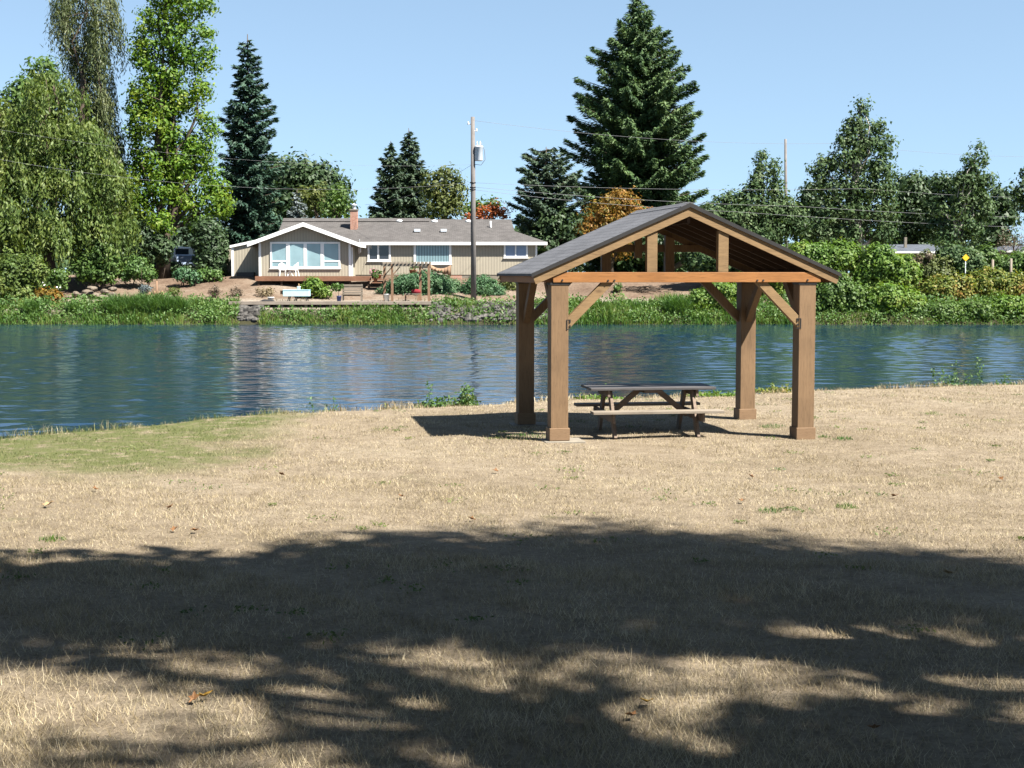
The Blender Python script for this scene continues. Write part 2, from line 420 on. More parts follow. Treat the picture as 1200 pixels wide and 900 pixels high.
def m_farbank():
    m, nt, out = new_mat('far_bank')
    n = noise(nt, 0.25, 5, 0.65); r = ramp(nt, [(0.32, (0.080, 0.054, 0.038)), (0.5, (0.120, 0.088, 0.064)), (0.68, (0.168, 0.140, 0.112))]); nt.links.new(n.outputs[0], r.inputs[0])
    n2 = noise(nt, 5, 6, 0.75); r2 = ramp(nt, [(0.3, (0.65, 0.63, 0.6)), (0.7, (1.2, 1.2, 1.2))]); nt.links.new(n2.outputs[0], r2.inputs[0])
    col = mixc(nt, 1, r.outputs[0], r2.outputs[0], 'MULTIPLY')
    g = nt.nodes.new('ShaderNodeNewGeometry'); sp = nt.nodes.new('ShaderNodeSeparateXYZ'); nt.links.new(g.outputs['Position'], sp.inputs[0])
    mr = nt.nodes.new('ShaderNodeMapRange'); nt.links.new(sp.outputs[1], mr.inputs[0]); mr.inputs[1].default_value = 112; mr.inputs[2].default_value = 118
    col = mixc(nt, mr.outputs[0], col, (0.080, 0.088, 0.036))
    mr2 = nt.nodes.new('ShaderNodeMapRange'); nt.links.new(sp.outputs[1], mr2.inputs[0]); mr2.inputs[1].default_value = 96.6; mr2.inputs[2].default_value = 95.8
    col = mixc(nt, mr2.outputs[0], col, mixc(nt, 1, (0.184, 0.160, 0.132), r2.outputs[0], 'MULTIPLY'))
    mz = nt.nodes.new('ShaderNodeMapRange'); nt.links.new(sp.outputs[2], mz.inputs[0]); mz.inputs[1].default_value = 0.25; mz.inputs[2].default_value = -0.35
    col = mixc(nt, mz.outputs[0], col, (0.028, 0.027, 0.014))
    principled(nt, out, col, 0.95, 0.1, bump(nt, n2.outputs[0], 0.8, 0.1))
    return m
M['farbank'] = m_farbank()
def m_water():
    m, nt, out = new_mat('river_water')
    a = noise(nt, 1.0, 3, 0.6, 'Object', (1.1, 2.4, 1)); b = noise(nt, 1.0, 4, 0.6, 'Object', (3.6, 8.5, 1))
    c = noise(nt, 0.06, 3, 0.5, 'Object', (1, 2.5, 1))
    mr = nt.nodes.new('ShaderNodeMapRange'); nt.links.new(c.outputs[0], mr.inputs[0]); mr.inputs[1].default_value = 0.35; mr.inputs[2].default_value = 0.65; mr.inputs[3].default_value = 0.5; mr.inputs[4].default_value = 1.3
    ad = nt.nodes.new('ShaderNodeMath'); ad.operation = 'MULTIPLY_ADD'; nt.links.new(b.outputs[0], ad.inputs[0]); ad.inputs[1].default_value = 0.30; nt.links.new(a.outputs[0], ad.inputs[2])
    mu = nt.nodes.new('ShaderNodeMath'); mu.operation = 'MULTIPLY'; nt.links.new(ad.outputs[0], mu.inputs[0]); nt.links.new(mr.outputs[0], mu.inputs[1])
    bp = bump(nt, mu.outputs[0], 1.0, 0.012)
    p = principled(nt, out, (0.003, 0.016, 0.034), 0.03, 0.5, bp)
    p.inputs['IOR'].default_value = 1.33
    return m
M['water'] = m_water()

# foliage palettes
M['lf_gum'] = m_leaf('lf_gum', [(0.040, 0.098, 0.010), (0.076, 0.160, 0.014), (0.134, 0.220, 0.020), (0.223, 0.271, 0.030)], 0.4)
M['lf_weep'] = m_leaf('lf_weep', [(0.040, 0.078, 0.017), (0.074, 0.119, 0.026), (0.114, 0.159, 0.034), (0.155, 0.181, 0.045)], 0.3, nscale=0.5)
M['lf_weep_dark'] = m_leaf('lf_weep_dark', [(0.039, 0.062, 0.026), (0.072, 0.097, 0.038), (0.117, 0.139, 0.060), (0.156, 0.165, 0.079)], 0.25)
M['lf_mid'] = m_leaf('lf_mid', [(0.040, 0.085, 0.020), (0.074, 0.135, 0.029), (0.119, 0.186, 0.040)], 0.35)
M['lf_dark'] = m_leaf('lf_dark', [(0.022, 0.044, 0.020), (0.040, 0.073, 0.027), (0.062, 0.100, 0.037)], 0.2)
M['lf_yellow'] = m_leaf('lf_yellow', [(0.048, 0.075, 0.014), (0.090, 0.122, 0.022), (0.144, 0.163, 0.036)], 0.35)
M['lf_olive'] = m_leaf('lf_olive', [(0.05, 0.075, 0.02), (0.09, 0.115, 0.03), (0.14, 0.15, 0.045)], 0.3)
M['lf_spruce'] = m_leaf('lf_spruce', [(0.018, 0.045, 0.030), (0.032, 0.070, 0.046), (0.057, 0.105, 0.065)], 0.1, 0.6, 0.2)
M['lf_fir'] = m_leaf('lf_fir', [(0.027, 0.060, 0.026), (0.057, 0.105, 0.038), (0.118, 0.175, 0.058)], 0.12, 0.6, 0.2)
M['lf_pine'] = m_leaf('lf_pine', [(0.025, 0.050, 0.031), (0.049, 0.081, 0.048), (0.084, 0.115, 0.063)], 0.12, 0.6, 0.2)
M['lf_blue'] = m_leaf('lf_blue', [(0.08, 0.105, 0.11), (0.13, 0.16, 0.165), (0.19, 0.225, 0.23)], 0.1, 0.6, 0.3)
M['lf_silver'] = m_leaf('lf_silver', [(0.024, 0.055, 0.020), (0.045, 0.085, 0.030), (0.080, 0.125, 0.048), (0.15, 0.19, 0.105)], 0.25, 0.6, 0.15)
M['lf_orange'] = m_leaf('lf_orange', [(0.079, 0.095, 0.014), (0.175, 0.132, 0.021), (0.263, 0.142, 0.028), (0.297, 0.123, 0.028)], 0.35, tcol=(1.2, 1.0, 0.6))
M['lf_red'] = m_leaf('lf_red', [(0.16, 0.04, 0.012), (0.28, 0.07, 0.02), (0.32, 0.11, 0.03)], 0.3, tcol=(1.2, 0.9, 0.6))
M['lf_bramble'] = m_leaf('lf_bramble', [(0.042, 0.096, 0.016), (0.081, 0.158, 0.023), (0.133, 0.216, 0.036), (0.209, 0.240, 0.052)], 0.38)
M['lf_bramble_y'] = m_leaf('lf_bramble_y', [(0.048, 0.088, 0.015), (0.095, 0.143, 0.023), (0.191, 0.195, 0.036), (0.287, 0.158, 0.046)], 0.35)
M['lf_shrub'] = m_leaf('lf_shrub', [(0.036, 0.082, 0.020), (0.072, 0.142, 0.031), (0.120, 0.186, 0.049)], 0.3)
M['lf_juniper'] = m_leaf('lf_juniper', [(0.026, 0.072, 0.029), (0.046, 0.111, 0.046), (0.078, 0.150, 0.058)], 0.15)
M['lf_shade'] = m_leaf('lf_shade', [(0.035, 0.07, 0.015), (0.06, 0.10, 0.02), (0.09, 0.13, 0.03)], 0.12)
M['lf_dead'] = m_leaf('lf_dead', [(0.084, 0.060, 0.039), (0.132, 0.099, 0.066), (0.168, 0.132, 0.090)], 0.2, tcol=(1, 1, 1))
M['reeds'] = m_leaf('reeds', [(0.028, 0.082, 0.014), (0.055, 0.131, 0.021), (0.101, 0.170, 0.030), (0.212, 0.218, 0.071)], 0.35, nscale=0.5)
M['sedge'] = m_leaf('sedge', [(0.035, 0.09, 0.022), (0.065, 0.14, 0.03), (0.12, 0.19, 0.05)], 0.3)
M['straw'] = m_leaf('straw', [(0.168, 0.120, 0.060), (0.228, 0.180, 0.102), (0.276, 0.222, 0.132)], 0.25, tcol=(1, 1, 1))
M['flower_white'] = m_plain('flower_white', (0.75, 0.75, 0.72), 0.7, 0.2, 0.05)
M['flower_pink'] = m_plain('flower_pink', (0.42, 0.13, 0.22), 0.7, 0.2, 0.2)
M['leaf_brown'] = m_plain('leaf_brown', (0.149, 0.072, 0.028), 0.7, 0.2, 0.35, 20)
M['leaf_tan'] = m_plain('leaf_tan', (0.300, 0.204, 0.108), 0.7, 0.2, 0.25, 20)
M['leaf_gold'] = m_plain('leaf_gold', (0.252, 0.144, 0.018), 0.7, 0.2, 0.3, 20)

# ------------------------------------------------------------------ vegetation generators
def unit(a): return a / (np.linalg.norm(a, axis=-1, keepdims=True) + 1e-9)
def rand_dirs(n): return unit(RNG.normal(size=(n, 3)))
def leaves(name, C, Nr, L, W, mat, parent, origin, axis=None, bend=0.0, extra=None):
    """one mesh of pointed leaf faces; C centres, Nr normals"""
    n = len(C); Nr = unit(Nr)
    A = rand_dirs(n) if axis is None else axis
    A = unit(A - Nr * np.sum(A * Nr, 1, keepdims=True)); B = np.cross(Nr, A)
    L = np.broadcast_to(np.asarray(L, float), (n,))[:, None]; W = np.broadcast_to(np.asarray(W, float), (n,))[:, None]
    V = np.empty((n, 4, 3))
    V[:, 0] = C - A * L * 0.5; V[:, 1] = C + B * W * 0.5 + Nr * L * bend
    V[:, 2] = C + A * L * 0.5; V[:, 3] = C - B * W * 0.5 + Nr * L * bend
    V = V.reshape(-1, 3) - np.array(origin)
    return np_obj(name, V, np.arange(4 * n), 4, mat, parent)

def lobes_px(lobes, Y):
    out = []
    for lb in lobes:
        u, v, ru, rv = lb[:4]; dy = lb[4] if len(lb) > 4 else 0.0
        y = Y + dy; c = px(u, v, y); k = y / F
        out.append((np.array(c), np.array((ru * k, 0.85 * ru * k, rv * k))))
    return out
DENS = 1.8
def crown_cloud(lobes, clump_r, n_clump_per_m2, per_clump, outer=0.45, flat=0.8):
    """clumps of leaf centres + outward-biased normals spread through ellipsoid lobes"""
    Cs, Ns = [], []
    for c, r in lobes:
        area = 4 * PI * ((r[0] * r[2]) ** 0.5) ** 2
        m = max(4, int(area * n_clump_per_m2 * DENS))
        d = rand_dirs(m); rad = (outer + (1 - outer) * RNG.random((m, 1))) * (0.88 + 0.24 * RNG.random((m, 1)))
        cc = c + d * rad * r
        rc = clump_r * (0.6 + 0.8 * RNG.random(m))
        for i in range(m):
            k = max(3, int(per_clump * (0.6 + 0.8 * RNG.random())))
            dd = rand_dirs(k) * (RNG.random((k, 1)) ** 0.45)
            p = cc[i] + dd * rc[i] * np.array((1, 1, flat))
            nn = unit(dd) * 0.75 + rand_dirs(k) * 0.55 + d[i] * 0.35 + np.array((0, 0, 0.25))
            Cs.append(p); Ns.append(nn)
    return np.concatenate(Cs), np.concatenate(Ns)
def limb_path(a, b, wob=0.12, n=5, sag=0.0):
    a = Vector(a); b = Vector(b); L = (b - a).length; P = []
    for i in range(n + 1):
        t = i / n; p = a.lerp(b, t)
        if 0 < i < n: p += Vector((random.uniform(-1, 1), random.uniform(-1, 1), random.uniform(-.6, .6))) * L * wob * 0.5
        p.z += sag * L * math.sin(PI * t); P.append(p)
    return P
def trunk_mesh(base, top, r0, lobes, limb_r=0.35, wob=0.06, low=0.25, n_extra=0):
    mb = MB(); P = limb_path(base, top, wob, 7)
    P[0] = Vector(base) - Vector((0, 0, 0.3))
    R = [r0 * (1.25 if i == 0 else 1 - 0.8 * i / 7) for i in range(8)]
    mb.tube(P, R, 9)
    for c, r in lobes:
        t = min(0.9, low + 0.6 * random.random()); i = int(t * 7)
        a = P[i]
        if c[2] < a.z: a = P[max(1, int(low * 7))]
        e = Vector(c) + Vector((random.uniform(-.3, .3), random.uniform(-.3, .3), 0.3)) * float(r[0])
        q = limb_path(a, e, 0.14, 5, 0.06); rr = R[i] * limb_r * 1.6
        mb.tube(q, [rr * (1 - 0.85 * k / 5) for k in range(6)], 6)
        for _ in range(n_extra):
            b0 = q[random.randint(2, 4)]; dr = Vector(rand_dirs(1)[0]) * float(r[0]) * 0.8
            mb.tube(limb_path(b0, b0 + dr, 0.15, 3), [rr * 0.3, rr * 0.22, rr * 0.14, rr * 0.05], 5)
    return mb
def broadleaf(name, label, cat, u, v_base, Y, lobes, mat, clump=0.9, dens=0.8, per=16, leaf=0.34, trunk_r=0.35,
              bark='bark', group=None, outer=0.45, asp=0.6, top=None, n_extra=1, z_base=None):
    base = far_pt(u, Y) if z_base is None else Vector((X_at(u, Y), Y, z_base))
    root = thing(name, label, cat, base, 0, group)
    LB = lobes_px(lobes, Y)
    Cc, Nn = crown_cloud(LB, clump, dens, per, outer)
    leaves('crown', Cc, Nn, leaf * (0.45 + 1.0 * RNG.random(len(Cc))), leaf * asp * (0.5 + 0.9 * RNG.random(len(Cc))), M[mat], root, base)
    hi = max(LB, key=lambda t: t[0][2]); tp = Vector(hi[0])
    if top: tp = px(top[0], top[1], Y)
    mb = trunk_mesh(base, tp, trunk_r, LB, n_extra=n_extra)
    mb.build('trunk', M[bark], root, base); root.children[-1].location = (0, 0, 0)
    return root
def conifer(name, label, cat, u, v_top, Y, prof, mat, n=170, droop=0.28, tip=0.22, spray=(0.55, 0.17), dens=16, trunk_r=0.4,
            group=None, lean_px=0, rise=0.0, hang=0.25, z_base=None, start=0.02):
    base = far_pt(u, Y) if z_base is None else Vector((X_at(u, Y), Y, z_base))
    root = thing(name, label, cat, base, 0, group); k = Y / F
    top = px(u + lean_px, v_top, Y); H = top.z - base.z
    fr = [p[0] for p in prof]; Lp = [p[1] * k for p in prof]; Rp = [p[2] * k for p in prof]
    Cs, Ns, As = [], [], []; tr = MB()
    tr.tube([base - Vector((0, 0, .3)), base.lerp(top, .35), base.lerp(top, .7), top], [trunk_r, trunk_r * .72, trunk_r * .38, 0.03], 8)
    for i in range(n):
        f = start + (1 - start) * ((i + RNG.random()) / n) ** 0.85
        f = min(f, fr[-1])
        az = i * 2.39996 + RNG.random() * 0.9
        ca, sa = math.cos(az), math.sin(az)
        Lr = np.interp(f, fr, Rp); Ll = np.interp(f, fr, Lp); mid = 0.5 * (Lr + Ll)
        ln = (mid * sa * sa + (Lr if ca > 0 else Ll) * ca * ca) * (0.58 + 0.5 * RNG.random())
        if ln < 0.15: ln = 0.15
        o = np.array(top.lerp(base, f)); out = np.array((ca, sa, 0)); sd = np.array((-sa, ca, 0))
        dr = droop * (0.7 + 0.6 * RNG.random()) * (0.35 + 0.65 * f) - rise * (1 - f)
        def pos(t): return o + out * ln * t + np.array((0, 0, 1.0)) * ln * (-dr * t + tip * t * t)
        tr.tube([Vector(pos(0)), Vector(pos(.5)), Vector(pos(.96))], [0.02 + ln * .012, 0.015 + ln * .007, 0.008], 4, cap=False)
        m = max(8, int(1.9 * dens * ln * (1.0 + 0.28 * ln)))
        t = (0.08 + 0.94 * RNG.random(m) ** 0.72)
        w = (0.30 * ln * (1.05 - t) + 0.20)
        side = RNG.uniform(-1, 1, m)
        P = o + out * (ln * t)[:, None] + np.array((0, 0, 1.0)) * (ln * (-dr * t + tip * t * t))[:, None] + sd * (side * w)[:, None]
        P[:, 2] -= np.abs(side) * w * 0.3 + hang * RNG.random(m) * 1.3 * np.minimum(1, ln / 2)
        ax = out + sd * (side * 0.9)[:, None] + RNG.normal(size=(m, 3)) * 0.25; ax[:, 2] -= hang * RNG.random(m) * 1.2; ax[:, 2] += tip * t
        nn = np.array((0, 0, 1.0)) + RNG.normal(size=(m, 3)) * 0.5 + out * 0.35
        Cs.append(P); Ns.append(nn); As.append(ax)
    Cc = np.concatenate(Cs); Nn = np.concatenate(Ns); Ax = unit(np.concatenate(As))
    q = len(Cc)
    leaves('crown', Cc, Nn, spray[0] * (0.6 + 0.8 * RNG.random(q)), spray[1] * (0.7 + 0.6 * RNG.random(q)), M[mat], root, base, Ax)
    tr.build('trunk', M['bark'], root, base)
    return root
def weeping(name, label, cat, u, Y, lobes, mat, strands_per_m2=1.1, ln=(1.2, 3.2), leaf=(0.34, 0.09), trunk_r=0.35, group=None, top=None, step=0.16, spread=0.10, floor_dz=0.4):
    base = far_pt(u, Y); root = thing(name, label, cat, base, 0, group)
    LB = lobes_px(lobes, Y); Cs, Ns, As = [], [], []; tw = MB()
    for c, r in LB:
        area = 4 * PI * r[0] * r[2]; nb = max(3, int(area * strands_per_m2 * 0.21)); per = 17; m = nb * per
        bd = rand_dirs(nb); bd[:, 2] = np.abs(bd[:, 2]) * 0.9 + bd[:, 2] * 0.1 - 0.25
        bc = c + bd * r * (0.55 + 0.5 * RNG.random((nb, 1))); d = np.repeat(bd, per, 0)
        off = rand_dirs(m) * (RNG.random((m, 1)) ** 0.5) * np.array((0.62, 0.62, 0.5)); st = np.repeat(bc, per, 0) + off; d = d + off * 0.5
        for i in range(m):
            L = RNG.uniform(*ln) * min(1.0, r[2] / 1.6)
            k = max(4, int(L / step)); t = np.linspace(0, 1, k)
            o = d[i] * np.array((1, 1, 0)) * spread * 3
            P = st[i] + np.outer(np.sqrt(t), o) * L * 0.35 + np.outer(t, np.array((RNG.normal() * .05, RNG.normal() * .05, -1))) * L
            P = P + RNG.normal(size=(k, 3)) * spread
            P = P[P[:, 2] > base.z + floor_dz]
            k = len(P)
            if k < 2: continue
            ax = np.tile(np.array((0, 0, -1.0)), (k, 1)) + RNG.normal(size=(k, 3)) * 0.4 + d[i] * 0.25
            Cs.append(P); As.append(ax); Ns.append(np.tile(d[i] * np.array((1, 1, 0.2)), (k, 1)) + RNG.normal(size=(k, 3)) * 0.6)
    Cc = np.concatenate(Cs); q = len(Cc)
    leaves('crown', Cc, np.concatenate(Ns), leaf[0] * (0.6 + 0.8 * RNG.random(q)), leaf[1] * (0.7 + 0.7 * RNG.random(q)), M[mat], root, base, unit(np.concatenate(As)))
    hi = max(LB, key=lambda t: t[0][2])
    trunk_mesh(base, Vector(hi[0]) if not top else px(top[0], top[1], Y), trunk_r, LB, low=0.35, n_extra=1).build('trunk', M['bark'], root, base)
    return root
def shrub(name, label, cat, Y, lobes, mat, clump=0.32, dens=2.6, per=14, leaf=0.16, asp=0.6, group=None, stems=6, outer=0.35, flowers=None, nfl=0):
    LB = lobes_px(lobes, Y)
    u0 = sum(l[0] for l in lobes) / len(lobes); base = far_pt(u0, Y)
    root = thing(name, label, cat, base, 0, group)
    Cc, Nn = crown_cloud(LB, clump, dens * 2.3, int(per * 1.3), outer, 0.9); leaf = leaf * 1.2
    gz = far_z(Cc[:, 0], Cc[:, 1]); k = Cc[:, 2] > gz + 0.02; Cc, Nn = Cc[k], Nn[k]
    q = len(Cc)
    leaves('foliage', Cc, Nn, leaf * (0.7 + 0.6 * RNG.random(q)), leaf * asp * (0.7 + 0.6 * RNG.random(q)), M[mat], root, base)
    mb = MB()
    for c, r in LB:
        for _ in range(max(2, stems // len(LB))):
            x0 = c[0] + random.uniform(-.3, .3) * r[0]; y0 = c[1] + random.uniform(-.3, .3) * r[1]
            a = Vector((x0, y0, float(far_z(x0, y0)) - 0.15)); b = Vector(c + rand_dirs(1)[0] * r * 0.7)
            if b.z < a.z + 0.15: b.z = a.z + 0.2
            mb.tube(limb_path(a, b, 0.15, 3), [0.05, 0.04, 0.028, 0.012], 5)
    mb.build('stem', M['bark'], root, base)
    if flowers:
        fc, fn = crown_cloud(LB, clump * 0.5, 0.5, 2, 0.95); fc = fc[RNG.permutation(len(fc))[:nfl]]
        leaves('flower', fc + np.array((0, -0.08, 0.05)), np.tile(np.array((0.2, -1, 0.6)), (len(fc), 1)), 0.13, 0.13, M[flowers], root, base)
    return root

def blades_mesh(name, base, h, w, lean, mat, parent=None, origin=(0, 0, 0), curved=False, face=None):
    n = len(base); az = RNG.random(n) * 2 * PI
    wd = np.stack([np.cos(az), np.sin(az), np.zeros(n)], 1) * (np.broadcast_to(w, (n,)) * 0.5)[:, None]
    la = RNG.random(n) * 2 * PI; ld = np.stack([np.cos(la), np.sin(la), np.zeros(n)], 1)
    h = np.broadcast_to(h, (n,)); le = np.broadcast_to(lean, (n,))
    tipv = base + ld * (h * le)[:, None]; tipv[:, 2] += h * np.sqrt(np.clip(1 - np.minimum(le, .97) ** 2, 0.05, 1))
    o = np.array(origin)
    if not curved:
        V = np.stack([base - wd, base + wd, tipv], 1).reshape(-1, 3) - o
        return np_obj(name, V, np.arange(3 * n), 3, mat, parent)
    mid = base + ld * (h * le * 0.28)[:, None]; mid[:, 2] += (tipv[:, 2] - base[:, 2]) * 0.62
    V = np.stack([base - wd, base + wd, mid + wd * 0.8, mid - wd * 0.8, tipv], 1).reshape(-1, 3) - o
    ids = np.arange(n)[:, None] * 5
    ff = np.concatenate([ids + np.array([0, 1, 2, 3]), ids + np.array([3, 2, 4])], 1).ravel()
    return np_obj(name, V, ff, np.tile(np.array([4, 3]), n), mat, parent)
def tuft(name, label, cat, c, rad, n, h, w, mat, group=None, lean=0.6, zf=None):
    c = Vector(c); root = None
    a = RNG.random(n) * 2 * PI; r = rad * np.sqrt(RNG.random(n))
    P = np.stack([c.x + r * np.cos(a), c.y + r * np.sin(a), np.zeros(n)], 1)
    P[:, 2] = (zf or far_z)(P[:, 0], P[:, 1]) - 0.02
    o = blades_mesh(name, P, h * (0.5 + 0.6 * RNG.random(n)) * (1.15 - 0.5 * r / rad), w, lean * RNG.random(n) + 0.1, M[mat], None, c, True)
    o.location = c
    return tag(o, label, cat, group)

# ------------------------------------------------------------------ world, sun, camera
S = Vector((1.0, -0.68, 1.62)).normalized()
W = bpy.data.worlds.new('World'); sc.world = W; W.use_nodes = True
nt = W.node_tree; bg = nt.nodes['Background']
sky = nt.nodes.new('ShaderNodeTexSky'); sky.sky_type = 'NISHITA'; sky.sun_disc = False
sky.sun_elevation = math.asin(S.z); sky.sun_rotation = math.atan2(S.x, S.y) % (2 * PI)
sky.altitude = 0; sky.air_density = 1.0; sky.dust_density = 0.2; sky.ozone_density = 4.0
tcw = nt.nodes.new('ShaderNodeTexCoord'); mpw = nt.nodes.new('ShaderNodeMapping'); mpw.vector_type = 'POINT'
mpw.inputs['Location'].default_value = (0, 0, 0.13); mpw.inputs['Scale'].default_value = (1, 1, 0.87)
nrm = nt.nodes.new('ShaderNodeVectorMath'); nrm.operation = 'NORMALIZE'
nt.links.new(tcw.outputs['Generated'], mpw.inputs['Vector']); nt.links.new(mpw.outputs[0], nrm.inputs[0]); nt.links.new(nrm.outputs[0], sky.inputs['Vector'])
hs = nt.nodes.new('ShaderNodeHueSaturation'); hs.inputs['Saturation'].default_value = 0.84; hs.inputs['Value'].default_value = 0.92
nt.links.new(sky.outputs[0], hs.inputs['Color']); tint = nt.nodes.new('ShaderNodeMix'); tint.data_type = 'RGBA'; tint.blend_type = 'MULTIPLY'; tint.inputs[0].default_value = 1.0; tint.inputs[7].default_value = (0.97, 1.02, 0.96, 1)
nt.links.new(hs.outputs[0], tint.inputs[6]); nt.links.new(tint.outputs[2], bg.inputs[0]); bg.inputs[1].default_value = 0.05
sl = bpy.data.lights.new('sun', 'SUN'); sl.energy = 5.0; sl.angle = math.radians(0.53); sl.color = (1.0, 0.95, 0.87)
so = bpy.data.objects.new('sun', sl); link(so); so.rotation_euler = S.to_track_quat('Z', 'Y').to_euler(); so.location = S * 60
cam = bpy.data.cameras.new('camera'); co = bpy.data.objects.new('camera', cam); link(co)
cam.sensor_fit = 'HORIZONTAL'; cam.sensor_width = 36.0; cam.lens = 36.0 * F / 1200.0
cam.clip_start = 0.1; cam.clip_end = 9000
co.location = (0, 0, EYE); co.rotation_euler = (PI / 2 - PITCH, 0, 0); sc.camera = co
sc.view_settings.view_transform = 'Standard'; sc.view_settings.look = 'None'; sc.view_settings.gamma = 1.0
sc.view_settings.exposure = 2.15

# ------------------------------------------------------------------ ground sheets and water
def grid(name, xs, ys, zf, mat, smooth=True):
    Xg, Yg = np.meshgrid(xs, ys); Zg = zf(Xg, Yg)
    V = np.stack([Xg, Yg, Zg], -1).reshape(-1, 3); nx, ny = len(xs), len(ys)
    i = (np.arange(ny - 1)[:, None] * nx + np.arange(nx - 1)[None, :]).ravel()
    ff = np.stack([i, i + 1, i + nx + 1, i + nx], 1).ravel()
    return np_obj(name, V, ff, 4, mat, None, smooth)
xs = np.concatenate([np.linspace(-120, -16, 30)[:-1], np.linspace(-16, 18, 240), np.linspace(18, 120, 30)[1:]])
ys = np.concatenate([np.linspace(-90, 3, 30)[:-1], np.linspace(3, 36, 240), np.linspace(36, 52, 14)[1:]])
tag(grid('lawn', xs, ys, lawn_z, M['lawn']), kind='structure')
xs = np.concatenate([np.linspace(-4000, -90, 14)[:-1], np.linspace(-90, 90, 240), np.linspace(90, 4000, 14)[1:]])
ys = np.concatenate([np.linspace(84, 112, 90)[:-1], np.linspace(112, 200, 40)[:-1], np.linspace(200, 5000, 12)])
tag(grid('far_bank', xs, ys, far_z, M['farbank']), kind='structure')
def wave_z(x, y):
    rg = np.random.default_rng(5); z = np.zeros_like(x); nw = 30
    for q in range(nw):
        lam = 0.36 * (1.7 / 0.36) ** (q / (nw - 1)); kk = 2 * PI / lam; th = rg.normal() * 0.62; ph = rg.random() * 6.28
        z += 0.060 * math.sqrt(2 / nw) / kk * np.cos(kk * (math.sin(th) * x + math.cos(th) * y) + ph)
    gust = 0.85 + 0.35 * np.sin(x * .05 + 1.2 + .8 * np.sin(y * .09)) * np.sin(y * .11 + .7 * np.sin(x * .07))
    fade = np.clip((93 - y) / 6, 0.25, 1) * np.clip((51 - np.abs(x)) / 8, 0, 1)
    return WATER_Z + z * gust * fade
xs = np.concatenate([[-2500., -400., -120.], np.linspace(-52, 52, 900), [120., 400., 2500.]])
ys = np.concatenate([np.linspace(18, 93, 1050), [96.]])
tag(grid('river_water', xs, ys, wave_z, M['water']), kind='structure')
w = MB(); w.add([(-2500, 12, -2.7), (2500, 12, -2.7), (2500, 96, -2.7), (-2500, 96, -2.7)], [(0, 1, 2, 3)])
tag(w.build('river_bed', M['lawn']), kind='structure')

# dry grass on the near lawn (nobody could count it)
def lawn_blades():
    Bs, Hs, Ws, Ls = [], [], [], []
    for (y0, y1, dens, h, wd) in ((5.2, 8.5, 3900, .066, .0042), (8.5, 12, 2500, .062, .0050), (12, 17, 1500, .042, .0058), (17, 24, 850, .036, .0075), (24, 34, 420, .04, .010)):
        xm = 0.37 * y1 + 1.6; n = int(dens * (y1 - y0) * 2 * xm)
        x = RNG.uniform(-xm, xm, n); y = RNG.uniform(y0, y1, n)
        k = y < edge_y(x) + 0.25; x, y = x[k], y[k]
        clump = np.sin(x * 7.3 + 2 * np.sin(y * 5.1)) * np.sin(y * 8.7 + 2 * np.sin(x * 4.3)) * 0.5 + np.sin(x * 1.9 + y * 2.3 + np.sin(y * 1.1) * 2) * 0.5
        bare = np.sin(x * 1.13 + 1.7 * np.sin(y * .61)) * np.sin(y * .93 + 1.9 * np.sin(x * .47 + 1)) + .5 * np.sin(x * 3.1 + y * 2.7)
        keep = RNG.random(len(x)) < (0.72 + 0.28 * clump) * np.where(bare > .62, .35, 1.0); x, y, clump = x[keep], y[keep], clump[keep]
        m = len(x); Bs.append(np.stack([x, y, lawn_z(x, y) - 0.004], 1))
        Hs.append(h * (0.55 + 0.9 * RNG.random(m)) * (1 + 0.38 * clump)); Ws.append(np.full(m, wd)); Ls.append(0.35 + 0.6 * RNG.random(m))
    o = blades_mesh('dry_grass', np.concatenate(Bs), np.concatenate(Hs), np.concatenate(Ws), np.concatenate(Ls), M['blades'])
    tag(o, 'short dry straw coloured grass covering the near lawn', 'grass', kind='stuff')
lawn_blades()
# taller fringe along the edge of the near bank
n = 14000; x = RNG.uniform(-13, 14, n); y = edge_y(x) - RNG.random(n) ** 1.5 * 1.1 + 0.35
P = np.stack([x, y, lawn_z(x, y) - 0.01], 1)
pat = 0.5 + 0.5 * np.sin(x * 1.7 + np.sin(x * 4.1) * 1.5)
o = blades_mesh('bank_edge_grass', P, (0.05 + 0.09 * RNG.random(n)) * (0.5 + pat), 0.010, 0.2 + 0.5 * RNG.random(n), M['blades'], None, (0, 0, 0), True)
tag(o, 'taller dry and green grass fringe along the near waterside', 'grass', kind='stuff')

